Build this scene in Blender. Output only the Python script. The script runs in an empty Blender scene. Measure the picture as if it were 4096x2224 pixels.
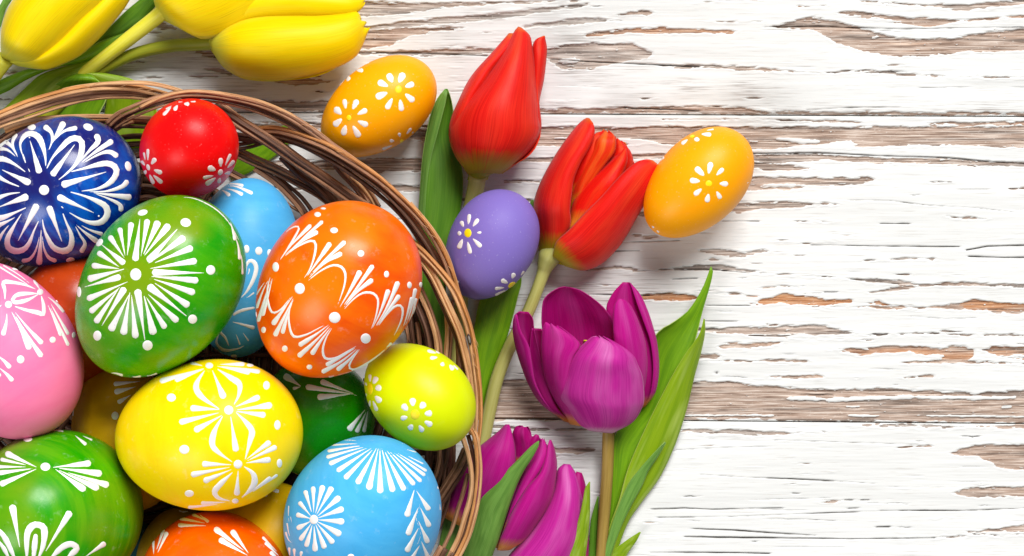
import bpy, math, random
import numpy as np
from mathutils import Vector
from mathutils.bvhtree import BVHTree

# ------------------------------------------------------------------ scale, camera, light
PX = 8.05e-5            # metres per photo pixel on the table top
DIST = 8745.0           # camera height above the table, in the same pixels
CU, CV = 2048.0, 1112.0
random.seed(7)
RNG = np.random.default_rng(11)
scene = bpy.context.scene
COL = scene.collection

def W(u, v, z=0.0):
    """table-plane pixel (u, v), seen at height z pixels -> metres"""
    s = (DIST - z) / DIST
    return np.array([(u - CU) * s * PX, (CV - v) * s * PX, z * PX])

cam_d = bpy.data.cameras.new("camera")
cam = bpy.data.objects.new("camera", cam_d); COL.objects.link(cam)
cam.location = (0, 0, DIST * PX)
cam_d.sensor_width = 36.0
cam_d.lens = 36.0 * DIST / 4096.0
cam_d.clip_start = 0.05; cam_d.clip_end = 20.0
scene.camera = cam

world = bpy.data.worlds.new("World"); scene.world = world
world.use_nodes = True
bg = world.node_tree.nodes["Background"]
bg.inputs[0].default_value = (1.0, 0.995, 0.99, 1); bg.inputs[1].default_value = 0.22

def area(name, loc, target, size, power, color=(1, 1, 1), size_y=None):
    d = bpy.data.lights.new(name, 'AREA'); d.energy = power; d.color = color
    d.size = size
    if size_y: d.shape = 'RECTANGLE'; d.size_y = size_y
    o = bpy.data.objects.new(name, d); COL.objects.link(o); o.location = loc
    o.rotation_euler = (Vector(target) - Vector(loc)).to_track_quat('-Z', 'Y').to_euler()
    return o
area("softbox_key", (0.85, 2.55, 2.85), (0.02, 0.0, 0.0), 2.0, 205.0, (1.0, 0.998, 0.994), 1.4)
area("softbox_fill", (-0.72, -0.68, 0.86), (-0.06, -0.03, 0), 0.50, 7.0, (1.0, 0.99, 0.98))
scene.view_settings.view_transform = 'Standard'
scene.view_settings.look = 'None'
scene.view_settings.exposure = 0.0
scene.view_settings.gamma = 1.0

# ------------------------------------------------------------------ helpers
def srgb(h):
    h = h.lstrip('#')
    c = [int(h[i:i + 2], 16) / 255 for i in (0, 2, 4)]
    return tuple(x / 12.92 if x <= 0.04045 else ((x + 0.055) / 1.055) ** 2.4 for x in c) + (1.0,)

class NT:
    """small node-tree writer"""
    def __init__(s, name):
        s.m = bpy.data.materials.new(name); s.m.use_nodes = True
        s.t = s.m.node_tree; s.b = s.t.nodes["Principled BSDF"]
        s.out = s.t.nodes["Material Output"]
    def n(s, kind, **kw):
        o = s.t.nodes.new(kind)
        for k, v in kw.items(): setattr(o, k, v)
        return o
    def link(s, a, b): s.t.links.new(a, b)
    def put(s, sock, v):
        if hasattr(v, 'is_output') or isinstance(v, bpy.types.NodeSocket): s.link(v, sock)
        else: sock.default_value = v
    def coord(s, which, scale=(1, 1, 1), loc=(0, 0, 0)):
        c = s.n('ShaderNodeTexCoord'); m = s.n('ShaderNodeMapping')
        s.link(c.outputs[which], m.inputs[0]); m.inputs['Scale'].default_value = scale; m.inputs['Location'].default_value = loc
        return m.outputs[0]
    def noise(s, vec, scale=1.0, detail=3.0, rough=0.55):
        o = s.n('ShaderNodeTexNoise'); s.link(vec, o.inputs['Vector'])
        o.inputs['Scale'].default_value = scale; o.inputs['Detail'].default_value = detail; o.inputs['Roughness'].default_value = rough
        return o.outputs['Fac']
    def ramp(s, fac, stops, interp='LINEAR'):
        o = s.n('ShaderNodeValToRGB'); s.link(fac, o.inputs[0]); e = o.color_ramp.elements
        o.color_ramp.interpolation = interp
        while len(e) < len(stops): e.new(0.5)
        for i, (p, c) in enumerate(stops):
            e[i].position = p; e[i].color = c if isinstance(c, tuple) else (c, c, c, 1)
        return o.outputs[0]
    def mix(s, fac, a, b, mode='MIX'):
        o = s.n('ShaderNodeMix', data_type='RGBA', blend_type=mode)
        s.put(o.inputs[0], fac); s.put(o.inputs[6], a); s.put(o.inputs[7], b)
        return o.outputs[2]
    def math(s, op, a, b=0.0, c=None):
        o = s.n('ShaderNodeMath', operation=op)
        s.put(o.inputs[0], a); s.put(o.inputs[1], b)
        if c is not None: s.put(o.inputs[2], c)
        return o.outputs[0]
    def attr(s, name):
        return s.n('ShaderNodeAttribute', attribute_name=name).outputs['Fac']
    def bump(s, height, strength=0.3, dist=0.0002):
        o = s.n('ShaderNodeBump'); s.link(height, o.inputs['Height'])
        o.inputs['Strength'].default_value = strength; o.inputs['Distance'].default_value = dist
        s.link(o.outputs[0], s.b.inputs['Normal']); return o
    def set(s, **kw):
        for k, v in kw.items():
            s.put(s.b.inputs[k.replace('_', ' ')], v)
        return s

def mesh_obj(name, verts, faces, mat, parent=None, base=None, uv=None, smooth=True, attrs=None, thick=0.0):
    me = bpy.data.meshes.new(name)
    v = np.asarray(verts, dtype=np.float64)
    if base is not None: v = v - np.asarray(base)
    f = np.asarray(faces, dtype=np.int32)
    n = len(f); k = f.shape[1]
    me.vertices.add(len(v)); me.vertices.foreach_set('co', v.astype(np.float32).ravel())
    me.loops.add(n * k); me.loops.foreach_set('vertex_index', f.ravel())
    me.polygons.add(n); me.polygons.foreach_set('loop_start', np.arange(0, n * k, k, dtype=np.int32))
    me.polygons.foreach_set('loop_total', np.full(n, k, dtype=np.int32))
    if smooth: me.polygons.foreach_set('use_smooth', np.ones(n, dtype=bool))
    if uv is not None:
        l = me.uv_layers.new(name='UVMap')
        l.data.foreach_set('uv', np.asarray(uv, dtype=np.float32)[f.ravel()].ravel())
    for an, av in (attrs or {}).items():
        a = me.attributes.new(an, 'FLOAT', 'POINT'); a.data.foreach_set('value', np.asarray(av, dtype=np.float32).ravel())
    me.update(calc_edges=True); me.validate()
    if mat: me.materials.append(mat)
    o = bpy.data.objects.new(name, me); COL.objects.link(o)
    if parent: o.parent = parent
    if thick:
        sm = o.modifiers.new('thickness', 'SOLIDIFY'); sm.thickness = thick * PX; sm.offset = -1.0
    return o

def thing(name, label, cat, base, group=None):
    o = bpy.data.objects.new(name, None); COL.objects.link(o)
    o.empty_display_size = 0.01
    o.location = base; o['label'] = label; o['category'] = cat
    if group: o['group'] = group
    return o

def grid_faces(nr, nc, wrap=False):
    r = np.arange(nr - 1)[:, None]; c = np.arange(nc if wrap else nc - 1)[None, :]
    c2 = (c + 1) % nc
    a = r * nc + c; b = r * nc + c2; d = (r + 1) * nc + c; e = (r + 1) * nc + c2
    return np.stack([a, b, e, d], -1).reshape(-1, 4)

def spline(pts, n):
    """Catmull-Rom through rows of pts, n samples evenly in parameter by chord length"""
    p = np.asarray(pts, float)
    if len(p) == 2:
        t = np.linspace(0, 1, n)[:, None]; return p[0] * (1 - t) + p[1] * t
    d = np.r_[0, np.cumsum(np.maximum(1e-6, np.linalg.norm(np.diff(p[:, :2], axis=0), axis=1) ** 0.75))]
    m = np.zeros_like(p)
    m[1:-1] = (p[2:] - p[:-2]) / (d[2:] - d[:-2])[:, None]
    m[0] = (p[1] - p[0]) / (d[1] - d[0]); m[-1] = (p[-1] - p[-2]) / (d[-1] - d[-2])
    x = np.linspace(0, d[-1], n); i = np.clip(np.searchsorted(d, x, side='right') - 1, 0, len(p) - 2)
    h = (d[i + 1] - d[i]); t = ((x - d[i]) / h)[:, None]; h = h[:, None]
    return ((2 * t**3 - 3 * t**2 + 1) * p[i] + (t**3 - 2 * t**2 + t) * h * m[i]
            + (-2 * t**3 + 3 * t**2) * p[i + 1] + (t**3 - t**2) * h * m[i + 1])

ZM = {'A': (0, 400, 1.999), 'B': (0, 1000, 1.999), 'C': (900, 650, 1.999), 'D': (900, 1300, 1.999),
      'E': (1000, 1600, 2.242), 'F': (0, 1600, 2.242), 'G': (800, 0, 1.999), 'H': (1600, 0, 1.999),
      'I': (1700, 1000, 1.8655), 'J': (1800, 1600, 2.242), 'K': (2050, 440, 1.999), 'L': (1600, 700, 2.499),
      'M': (800, 300, 2.331), 'N': (1500, 900, 2.798), 'O': (1600, 1650, 2.438), 'T': (0, 0, 2.798), 'S': (0, 0, 1.0)}
def zc(k, x, y):
    a, b, c = ZM[k]; return (a + x / c, b + y / c)

def value_noise(x, y, seed):
    """smooth 2-D value noise for arrays"""
    r = np.random.default_rng(seed); tab = r.random((256, 256))
    xi = np.floor(x).astype(int); yi = np.floor(y).astype(int); fx = x - xi; fy = y - yi
    fx = fx * fx * (3 - 2 * fx); fy = fy * fy * (3 - 2 * fy)
    g = lambda i, j: tab[i % 256, j % 256]
    return ((g(xi, yi) * (1 - fx) + g(xi + 1, yi) * fx) * (1 - fy) + (g(xi, yi + 1) * (1 - fx) + g(xi + 1, yi + 1) * fx) * fy) * 2 - 1
# ------------------------------------------------------------------ table of painted planks
# bare-wood patches: (tone, [(u, v, half height) ...]); tone 0 grey, 0.5 brown, 1 orange brown
PEEL = [
 (.35,[(1410,35,30),(1560,35,28),(1680,30,20),(1800,18,10),(2000,10,7),(2300,4,4)]),
 (.15,[(1440,115,10),(1600,100,14),(1760,85,16),(1900,75,14),(2060,55,14),(2200,35,12),(2350,18,6)]),
 (.55,[(1440,160,40),(1560,150,36),(1640,125,18),(1800,115,10),(1850,112,3)]),
 (.3,[(1440,212,10),(1700,214,12),(1850,205,14),(2040,200,10)]),
 (.3,[(2170,215,10),(2250,230,50),(2350,225,55),(2450,215,42),(2530,205,36),(2565,215,26)]),
 (.1,[(2100,110,6),(2250,90,12),(2400,80,12),(2480,85,4)]), (.6,[(2480,60,5),(2560,50,9),(2600,50,7)]),
 (.8,[(2350,140,7),(2500,125,12),(2650,122,15),(2800,125,13),(2930,125,6),(2950,125,1)]),
 (.5,[(3080,106,2),(3150,100,14),(3243,92,28),(3352,128,46),(3460,163,49),(3569,185,43),(3678,193,35),(3786,182,33),(3949,168,40),(4085,157,46),(4200,150,40)]),
 (.6,[(3360,48,8),(3440,55,13),(3540,68,11),(3640,85,16),(3720,90,20),(3790,85,12),(3900,78,4),(4000,72,7),(4096,66,9),(4200,64,10)]),
 (.4,[(3450,5,5),(3600,15,6),(3720,20,6),(3850,30,15),(3980,20,12),(4096,8,12),(4250,0,12)]),
 (.7,[(3195,25,4),(3250,26,5),(3320,25,3)]),
 (.3,[(2600,255,3),(2700,266,7),(2830,262,9),(2950,272,10),(3100,280,8),(3200,290,3),(3300,292,2),(3400,285,7),(3550,290,9),(3620,300,8),(3750,306,2),(4000,310,3),(4096,312,3),(4200,312,3)]),
 (.45,[(2100,446,10),(2400,442,13),(2600,442,15),(2800,438,19),(2950,446,15),(3100,452,9),(3300,454,9),(3600,455,8),(4200,456,10)]),
 (.6,[(1100,325,8),(1180,328,20),(1250,325,14),(1330,328,4)]), (.5,[(1260,365,5),(1290,367,8),(1320,368,3)]),
 (.3,[(1000,400,6),(1080,412,15),(1180,425,22),(1290,425,25),(1400,430,18),(1550,440,10)]),
 (.4,[(610,95,20),(700,112,8)]), (.3,[(670,145,5),(710,146,4)]), (.2,[(490,250,5),(560,248,8),(580,248,3)]),
 (.4,[(770,200,10),(870,222,16)]), (.4,[(820,275,8),(870,282,14),(920,295,12)]), (.2,[(550,305,6),(640,312,7),(660,312,2)]),
 (.3,[(-60,290,15),(60,295,12),(90,296,3)]), (.3,[(-80,395,6),(120,400,5)]),
 (.45,[(2130,545,40),(2300,545,42),(2450,550,40),(2600,540,35),(2800,550,46),(3000,555,48),(3200,545,42),(3400,550,45),(3600,545,42),(3800,545,40),(4250,545,50)]),
 (.5,[(2650,478,3),(3000,478,3),(3400,486,4)]), (.6,[(3700,492,5),(3900,495,10),(4250,492,10)]),
 (.35,[(2900,632,18),(3150,635,20),(3300,628,14),(3450,640,14),(3600,642,13),(3800,645,15),(3950,655,13),(4250,658,9)]),
 (.45,[(2950,665,16),(3030,665,16),(3150,670,14),(3235,675,5)]),
 (.4,[(2900,725,16),(3150,722,17),(3300,728,19),(3420,725,17),(3490,718,10)]),
 (.6,[(3715,727,2),(3760,728,6),(3805,728,2)]), (.6,[(4035,756,2),(4096,752,6),(4200,750,6)]),
 (.45,[(2900,750,14),(2980,750,15),(3100,750,5),(3140,753,9),(3200,750,10)]),
 (.4,[(2850,832,20),(2950,830,24),(3050,822,16),(3150,822,14),(3250,815,10),(3345,816,4)]),
 (.4,[(3180,885,2),(3260,886,5),(3350,886,1)]), (.4,[(3790,867,2),(3860,872,9),(3950,877,2)]),
 (.2,[(2800,1000,4),(2830,1003,12),(2900,1012,17),(2980,1020,15),(3040,1006,6),(3130,1011,2)]),
 (.3,[(2812,1038,4),(2850,1037,6),(2866,1042,2)]),
 (.3,[(3460,1042,1),(3600,1036,4),(3660,1032,6),(3745,1036,2)]), (.3,[(3180,1022,4),(3215,1022,4)]),
 (.3,[(2400,1092,2),(2600,1085,4),(2700,1076,6),(2760,1070,11),(2880,1068,14),(3030,1090,6),(3200,1100,3),(3400,1114,4),(3470,1122,11),(3600,1130,9),(3700,1140,7),(3850,1134,9),(3960,1140,9),(4250,1145,7)]),
 (.3,[(3480,1170,2),(3590,1155,9),(3650,1148,7)]), (.3,[(3040,1152,1),(3150,1148,6),(3215,1145,1)]),
 (.95,[(2998,1215,3),(3080,1205,15),(3130,1195,24),(3200,1200,20),(3300,1210,16),(3400,1203,8)]),
 (.9,[(3482,1214,8),(3520,1210,14),(3552,1220,6)]),
 (.6,[(3250,1227,3),(3400,1228,3),(3550,1228,7),(3700,1232,8),(3850,1225,14)]),
 (.9,[(3850,1222,14),(3900,1218,24),(3960,1222,22),(4020,1230,18),(4250,1232,20)]), (.5,[(3960,1248,3),(4020,1252,7),(4250,1245,5)]),
 (.9,[(2560,1190,8),(2640,1188,18),(2760,1190,17),(2780,1190,10)]),
 (.35,[(2780,1322,9),(2900,1322,14),(3000,1322,20),(3100,1320,18),(3200,1318,22),(3300,1320,22),(3360,1330,12),(3412,1332,3)]),
 (.7,[(3070,1300,5),(3112,1300,5)]), (.4,[(3145,1352,1.5),(3300,1356,2.5),(3500,1360,1)]),
 (.3,[(3450,1340,1.5),(3560,1336,5),(3740,1334,5),(3900,1340,4),(4200,1342,6)]),
 (.55,[(2898,1385,13),(3000,1382,14),(3080,1376,12),(3140,1363,4)]),
 (.75,[(3308,1393,2),(3400,1403,9),(3450,1408,16),(3550,1398,16),(3640,1396,14),(3740,1410,20),(3800,1413,32),(3855,1415,34)]),
 (.5,[(3600,1452,4),(3750,1446,8),(3870,1446,8),(4000,1452,4),(4200,1458,4)]),
 (.8,[(3935,1400,4),(4000,1405,22),(4096,1412,28),(4250,1412,26)]),
 (.5,[(2780,1428,12),(2866,1425,12)]), (.4,[(2800,1446,2),(3050,1444,6),(3100,1443,9),(3226,1447,7)]),
 (.7,[(3088,1505,5),(3180,1507,8),(3278,1504,10)]), (.5,[(3620,1513,1),(3730,1505,7),(3775,1510,1)]),
 (.5,[(1900,1600,85),(2500,1602,80),(2770,1605,78),(2900,1600,80),(3000,1608,72),(3300,1622,66),(3600,1620,68),(3900,1632,62),(4250,1625,70)]),
 (.3,[(2600,1722,5),(2800,1724,9),(2900,1728,12),(3000,1732,14),(3090,1732,8),(3300,1728,2)]),
 (.3,[(3400,1699,3),(3600,1702,8),(3750,1706,8),(3860,1710,5)]), (.4,[(3900,1702,3),(3980,1705,8),(4250,1712,14)]),
 (.5,[(3580,1792,1),(3650,1787,6),(3715,1786,4)]), (.5,[(3655,1770,3),(3690,1762,6)]),
 (.55,[(3812,1812,6),(3880,1803,22),(3960,1810,35),(4000,1825,52),(4250,1828,62)]),
 (.45,[(3826,1972,8),(3880,1968,22),(3980,1966,22),(4250,1966,24)]),
 (.4,[(3870,2130,2),(3950,2125,7),(4050,2115,13),(4250,2105,16)]), (.3,[(3600,2155,1),(3750,2150,3),(3900,2140,4),(4200,2136,4)]),
 (.5,[(2190,1800,8),(2300,1805,16),(2370,1800,8)]), (.3,[(1950,1710,8),(2250,1718,6),(2350,1716,2)]),
 (.4,[(2340,1075,4),(2400,1075,8),(2480,1072,9),(2545,1078,4)]),
 (.4,[(2050,635,8),(2200,640,13),(2330,645,9)]), (.4,[(2020,725,9),(2160,722,7),(2200,720,2)]), (.35,[(2520,630,12),(2640,625,14),(2700,630,8)]),
 (.3,[(2030,795,2),(2100,800,6),(2150,802,2)]), (.4,[(2560,855,10),(2640,860,14),(2700,862,5)]), (.3,[(2540,940,5),(2600,945,8),(2640,946,3)]),
 (.45,[(1000,660,15),(1330,660,20),(1480,665,35),(1680,660,30),(1760,655,14)]), (.4,[(1500,755,16),(1690,755,18),(1740,752,6)]),
 (.5,[(880,505,12),(1250,505,20),(1330,500,6)]), (.4,[(1400,530,18),(1700,540,24),(2050,540,30)]),
 (.4,[(1100,752,8),(1200,756,8)]), (.4,[(2250,1270,5),(2400,1262,8),(2500,1262,3)]), (.35,[(2080,1335,6),(2160,1340,9),(2250,1335,3)]),
]
KEEP = [
 [(3110,555,6),(3200,562,11),(3270,568,8)], [(3270,590,12),(3330,585,18),(3390,578,20)], [(3470,600,12),(3550,598,15),(3625,597,12)],
 [(3640,608,10),(3800,600,20),(3880,598,12),(3950,620,20),(4250,625,18)], [(3000,600,3),(3060,601,4)], [(3000,565,2),(3030,566,3)],
 [(3165,1594,8),(3230,1593,9),(3295,1598,5)], [(3315,1601,8),(3480,1592,9),(3648,1589,8)], [(3675,1590,8),(3900,1591,9),(4060,1590,6)],
 [(3388,1627,4),(3440,1626,5)], [(2700,1661,4),(3092,1662,4)], [(3400,1662,4),(3520,1663,4)], [(3670,1662,3),(4250,1667,3)],
 [(3620,1432,6),(3700,1428,7),(3760,1424,9)], [(3910,1435,14),(3940,1432,12)], [(3985,1430,5),(4040,1430,6)], [(4060,1425,8),(4090,1425,8)],
 [(2330,555,6),(2220,552,2)], [(2480,560,10),(2560,572,14),(2620,575,10)], [(3445,1390,5),(3470,1398,5)],
 [(2250,245,10),(2300,240,12)], [(3495,150,5),(3510,145,6)], [(4010,1628,5),(4040,1626,6)], [(1250,500,5),(1150,498,6)], [(1540,690,6),(1640,690,8)],
]
WEAR = [  # rubbed thin, the grain shows through
 [(1700,200,40),(1850,190,60),(2040,190,60)], [(1900,60,40),(2150,60,50),(2400,60,40)], [(2170,220,60),(2300,235,110),(2450,240,100)],
 [(2100,440,30),(2600,430,40),(2900,430,45),(3300,440,35),(3700,436,35),(4200,430,45)], [(2700,360,50),(2900,340,60),(3100,360,40)],
 [(3950,140,60),(4200,140,80)], [(2400,330,40),(2600,380,40)], [(2000,1200,60),(2600,1150,70)], [(2000,1740,60),(2400,1780,80)],
 [(600,260,120),(1000,260,120)], [(2300,620,40),(3000,640,40)],
]
CRACK = [
 [(1460,206,1.5),(1700,212,2),(1950,223,3)], [(2200,236,2),(2400,248,2.5),(2600,258,3),(2800,266,3)], [(3000,614,3),(3270,611,3.5),(3500,622,3),(3780,630,3),(3950,645,3),(4200,658,2)],
 [(3060,108,2),(3280,104,3),(3600,116,2),(4090,108,1.5)], [(2890,884,2),(3040,885,2)], [(3520,894,2.5),(3640,895,3)], [(3240,980,2),(3500,984,2.5),(3840,987,3)],
 [(3868,1000,3),(3950,985,3.5),(4200,978,3)], [(3875,1025,3),(4000,1030,3),(4200,1030,3.5)], [(2830,1222,2),(3000,1222,1.5)], [(2820,1284,1.5),(2950,1285,2)],
 [(2700,1080,2),(2850,1078,2.5),(3000,1092,2)], [(3400,1116,2),(3600,1136,2)], [(3300,1168,2.5),(3350,1168,2)], [(3640,1266,1.5),(3780,1276,1.5),(3900,1272,1)],
 [(2600,2037,2.5),(2740,2033,3),(2850,2038,2.5),(3000,2034,2),(3130,2033,2.5)], [(2630,2070,2),(2900,2068,1.5),(3150,2058,1.5),(3300,2052,2.5),(3440,2048,1.5)],
 [(2760,2115,2),(2950,2122,3.5),(3090,2132,3.5),(3260,2142,2)], [(2740,2147,3),(2900,2150,4),(3110,2152,3.5),(3400,2156,2),(3740,2152,2.5)],
 [(2600,2210,2),(2840,2210,3.5),(3080,2214,3)], [(2800,1898,1.5),(2990,1910,1),(3150,1915,3),(3260,1920,3),(3500,1935,1)], [(3390,2034,2),(3440,2032,2)],
 [(3520,2043,2.5),(3700,2042,3),(3850,2043,2),(4200,2030,2)], [(3505,2109,3),(3560,2107,4)], [(3380,2000,2.5),(3410,2000,2.5)], [(3445,2000,3),(3480,2000,2)],
 [(3170,1973,2.5),(3200,1974,2)], [(2700,1800,1),(2850,1793,1.5),(3100,1785,1)], [(3000,2000,1),(3360,1990,1)], [(1720,1310,1),(2100,1316,2)], [(2690,1117,2.5),(2790,1113,2)],
 [(2490,860,2),(2600,868,2)], [(2480,970,2),(2600,965,2.5),(2720,962,2)], [(2450,1005,3),(2560,1003,2)], [(2200,1170,2.5),(2350,1178,2),(2600,1182,2.5)], [(2250,1340,2),(2500,1345,1.5)],
 [(3225,439,2),(3400,430,2),(3600,428,1)], [(2500,430,2.5),(2800,442,3)], [(1970,1735,2),(2300,1745,1.5)], [(3690,1780,1),(3100,1760,1.5)],
 [(2760,805,2),(3100,805,1.5)], [(3390,800,1.5),(3560,803,2),(3700,820,1.5),(3900,832,1.5),(4050,848,1)], [(500,120,2),(900,200,1)], [(1380,205,1.5),(1200,300,1)],
]
def gap1(u): return 449 + (u - 1000) * 0.0052
def gap2(u): return 1676 + (u - 1970) * 0.009

def stroke_field(strokes, U, V, grow=0.0, mu=40):
    """signed height inside a set of long strokes; u/v are regular grid axes"""
    F = np.full((len(V), len(U)), -60.0); T = np.zeros_like(F)
    for tone, pts in strokes:
        p = np.array(pts, float); p = p[np.argsort(p[:, 0])]
        i0 = np.searchsorted(U, p[0, 0] - mu); i1 = np.searchsorted(U, p[-1, 0] + mu)
        if i1 <= i0: continue
        u = U[i0:i1]; uc = np.clip(u, p[0, 0], p[-1, 0])
        vc = np.interp(uc, p[:, 0], p[:, 1]); hw = np.interp(uc, p[:, 0], p[:, 2]) + grow - np.abs(u - uc) * 0.45
        j0 = max(0, np.searchsorted(V, p[:, 1].min() - 80 - mu)); j1 = np.searchsorted(V, p[:, 1].max() + 80 + mu)
        sd = hw[None, :] - np.abs(V[j0:j1, None] - vc[None, :])
        blk = F[j0:j1, i0:i1]; better = sd > blk
        blk[better] = sd[better]; T[j0:j1, i0:i1][better] = tone
    return F, T

def fbm(U, V, su, sv, seed, octs=3):
    x = U[None, :] / su + 0 * V[:, None]; y = V[:, None] / sv + 0 * U[None, :]
    r = 0; a = 1.0; tot = 0
    for k in range(octs):
        r = r + a * value_noise(x * 2**k + 31.7 * k, y * 2**k + 11.3 * k, seed + k); tot += a; a *= 0.55
    return r / tot

def wood_material():
    n = NT('peeling_white_paint_on_wood')
    bare = n.attr('bare'); tone = n.attr('tone'); wear = n.attr('wear'); crack = n.attr('crack')
    fine = n.noise(n.coord('Object', (75, 2300, 1)), 1.0, 4, 0.6)
    mid = n.noise(n.coord('Object', (20, 420, 1)), 1.0, 4, 0.6)
    big = n.noise(n.coord('Object', (9, 40, 1), (3, 1, 0)), 1.0, 3, 0.5)
    dots = n.noise(n.coord('Object', (900, 1500, 1)), 1.0, 2, 0.6)
    grey = n.ramp(fine, [(0.32, srgb('6e635c')), (0.5, srgb('b0a69e')), (0.66, srgb('dcd5ce'))])
    brown = n.ramp(fine, [(0.32, srgb('6c5446')), (0.5, srgb('b09888')), (0.66, srgb('dccdc0'))])
    orange = n.ramp(fine, [(0.33, srgb('7a4a2c')), (0.5, srgb('b88058')), (0.68, srgb('dcb894'))])
    tt = n.math('ADD', tone, n.math('MULTIPLY', n.math('SUBTRACT', mid, 0.5), 1.1))
    wood = n.mix(n.ramp(tt, [(0.15, 0.0), (0.5, 1.0)]), grey, brown)
    wood = n.mix(n.ramp(tt, [(0.62, 0.0), (0.95, 1.0)]), wood, orange)
    wood = n.mix(n.ramp(mid, [(0.37, 0.6), (0.46, 0.0)]), wood, srgb('4e3d33'))
    wood = n.mix(n.ramp(dots, [(0.62, 0.0), (0.72, 0.35)]), wood, srgb('e8e2da'))
    paint = n.mix(n.ramp(big, [(0.35, 0.0), (0.7, 1.0)]), srgb('e2e2e0'), srgb('d8d8d5'))
    paint = n.mix(n.ramp(fine, [(0.34, 0.45), (0.41, 0.0)]), paint, srgb('b9b2a8'))
    worn = n.math('MULTIPLY', wear, n.ramp(n.math('ADD', n.math('MULTIPLY', fine, 0.6), n.math('MULTIPLY', mid, 0.4)), [(0.42, 0.6), (0.52, 0.0)]))
    paint = n.mix(worn, paint, grey)
    mask = n.ramp(bare, [(0.42, 0.0), (0.58, 1.0)])
    col = n.mix(mask, paint, wood)
    col = n.mix(n.ramp(crack, [(0.15, 0.0), (0.9, 0.95)]), col, srgb('3a312b'))
    hgt = n.math('ADD', n.math('MULTIPLY', fine, n.math('ADD', n.math('MULTIPLY', mask, 0.8), 0.25)), n.math('MULTIPLY', mid, 0.12))
    n.bump(hgt, 0.45, 0.00016)
    n.set(Base_Color=col, Roughness=n.math('ADD', 0.55, n.math('MULTIPLY', mask, 0.25)))
    n.b.inputs['Specular IOR Level'].default_value = 0.3
    return n.m

WOOD = wood_material()
table = bpy.data.objects.new('table_top', None); COL.objects.link(table); table['kind'] = 'structure'
table['label'] = 'table top of horizontal planks with peeling white paint'
U = np.arange(-260, 4360, 8.0); V = np.arange(-520, 2760, 2.6)
PF, PT = stroke_field(PEEL, U, V)
KF, _ = stroke_field([(0, k) for k in KEEP], U, V)
rc = random.Random(5)
for _i in range(150):
    u0, v0, ln = rc.uniform(-100, 4200), rc.uniform(-60, 2300), rc.choice([40, 70, 110, 180, 320]) * rc.uniform(0.7, 1.4)
    sl = rc.uniform(-0.02, 0.03); hw0 = rc.choice([0.9, 1.2, 1.6, 2.0])
    CRACK.append([(u0 + ln * t, v0 + sl * ln * t + rc.uniform(-2.5, 2.5), hw0 * rc.uniform(0.6, 1.2) if 0 < t < 1 else 0.5) for t in (0, 0.2, 0.4, 0.6, 0.8, 1.0)])
CF, _ = stroke_field([(0, k) for k in CRACK], U, V)
WF, _ = stroke_field([(0, k) for k in WEAR], U, V, mu=260)
nz = fbm(U, V, 55, 9, 5, 4)
nz_step = fbm(U, V, 13, 3.5, 77, 2)
blk = np.round(fbm(U, V, 34, 7, 177, 2) * 3) / 3
sd = PF + nz * 7 + nz_step * 4.5 + blk * 6 - 3.2
keep = KF + nz * 5 + nz_step * 3
spots = fbm(U, V, 22, 4.5, 201, 3)
keep = np.maximum(keep, (spots - 0.60) * 30)
# a few chance flakes and hairlines everywhere
chance = fbm(U, V, 150, 11, 21, 4)
sd = np.maximum(sd, (chance - 0.80) * 70)
far_left = np.clip((1900 - U) / 500, 0, 1)[None, :]
sd = np.maximum(sd, (fbm(U, V, 200, 22, 41, 4) - 0.66 + 0.14 * far_left) * 60)
bare = np.clip(0.5 + sd / 7, 0, 1)
bare = np.where(keep > 0, np.minimum(bare, np.clip(0.5 - keep / 5, 0, 1)), bare)
hair = fbm(U, V, 260, 7.5, 61, 3)
cr = np.clip((CF + nz * 1.6 + 0.5) / 2.6, 0, 1)
cr = np.maximum(cr, np.clip((hair - 0.60) * 4, 0, 0.45) * (V[:, None] > 1700) + np.clip((hair - 0.66) * 4, 0, 0.40) * (V[:, None] <= 1700))
wear = np.clip((WF + 10 + fbm(U, V, 160, 40, 131, 3) * 45) / 55, 0, 1)
wear = np.maximum(wear, np.clip((fbm(U, V, 420, 70, 141, 3) - 0.50) * 2.0, 0, 0.3))
tone = np.where(PF > -25, PT, 0.4)
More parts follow.
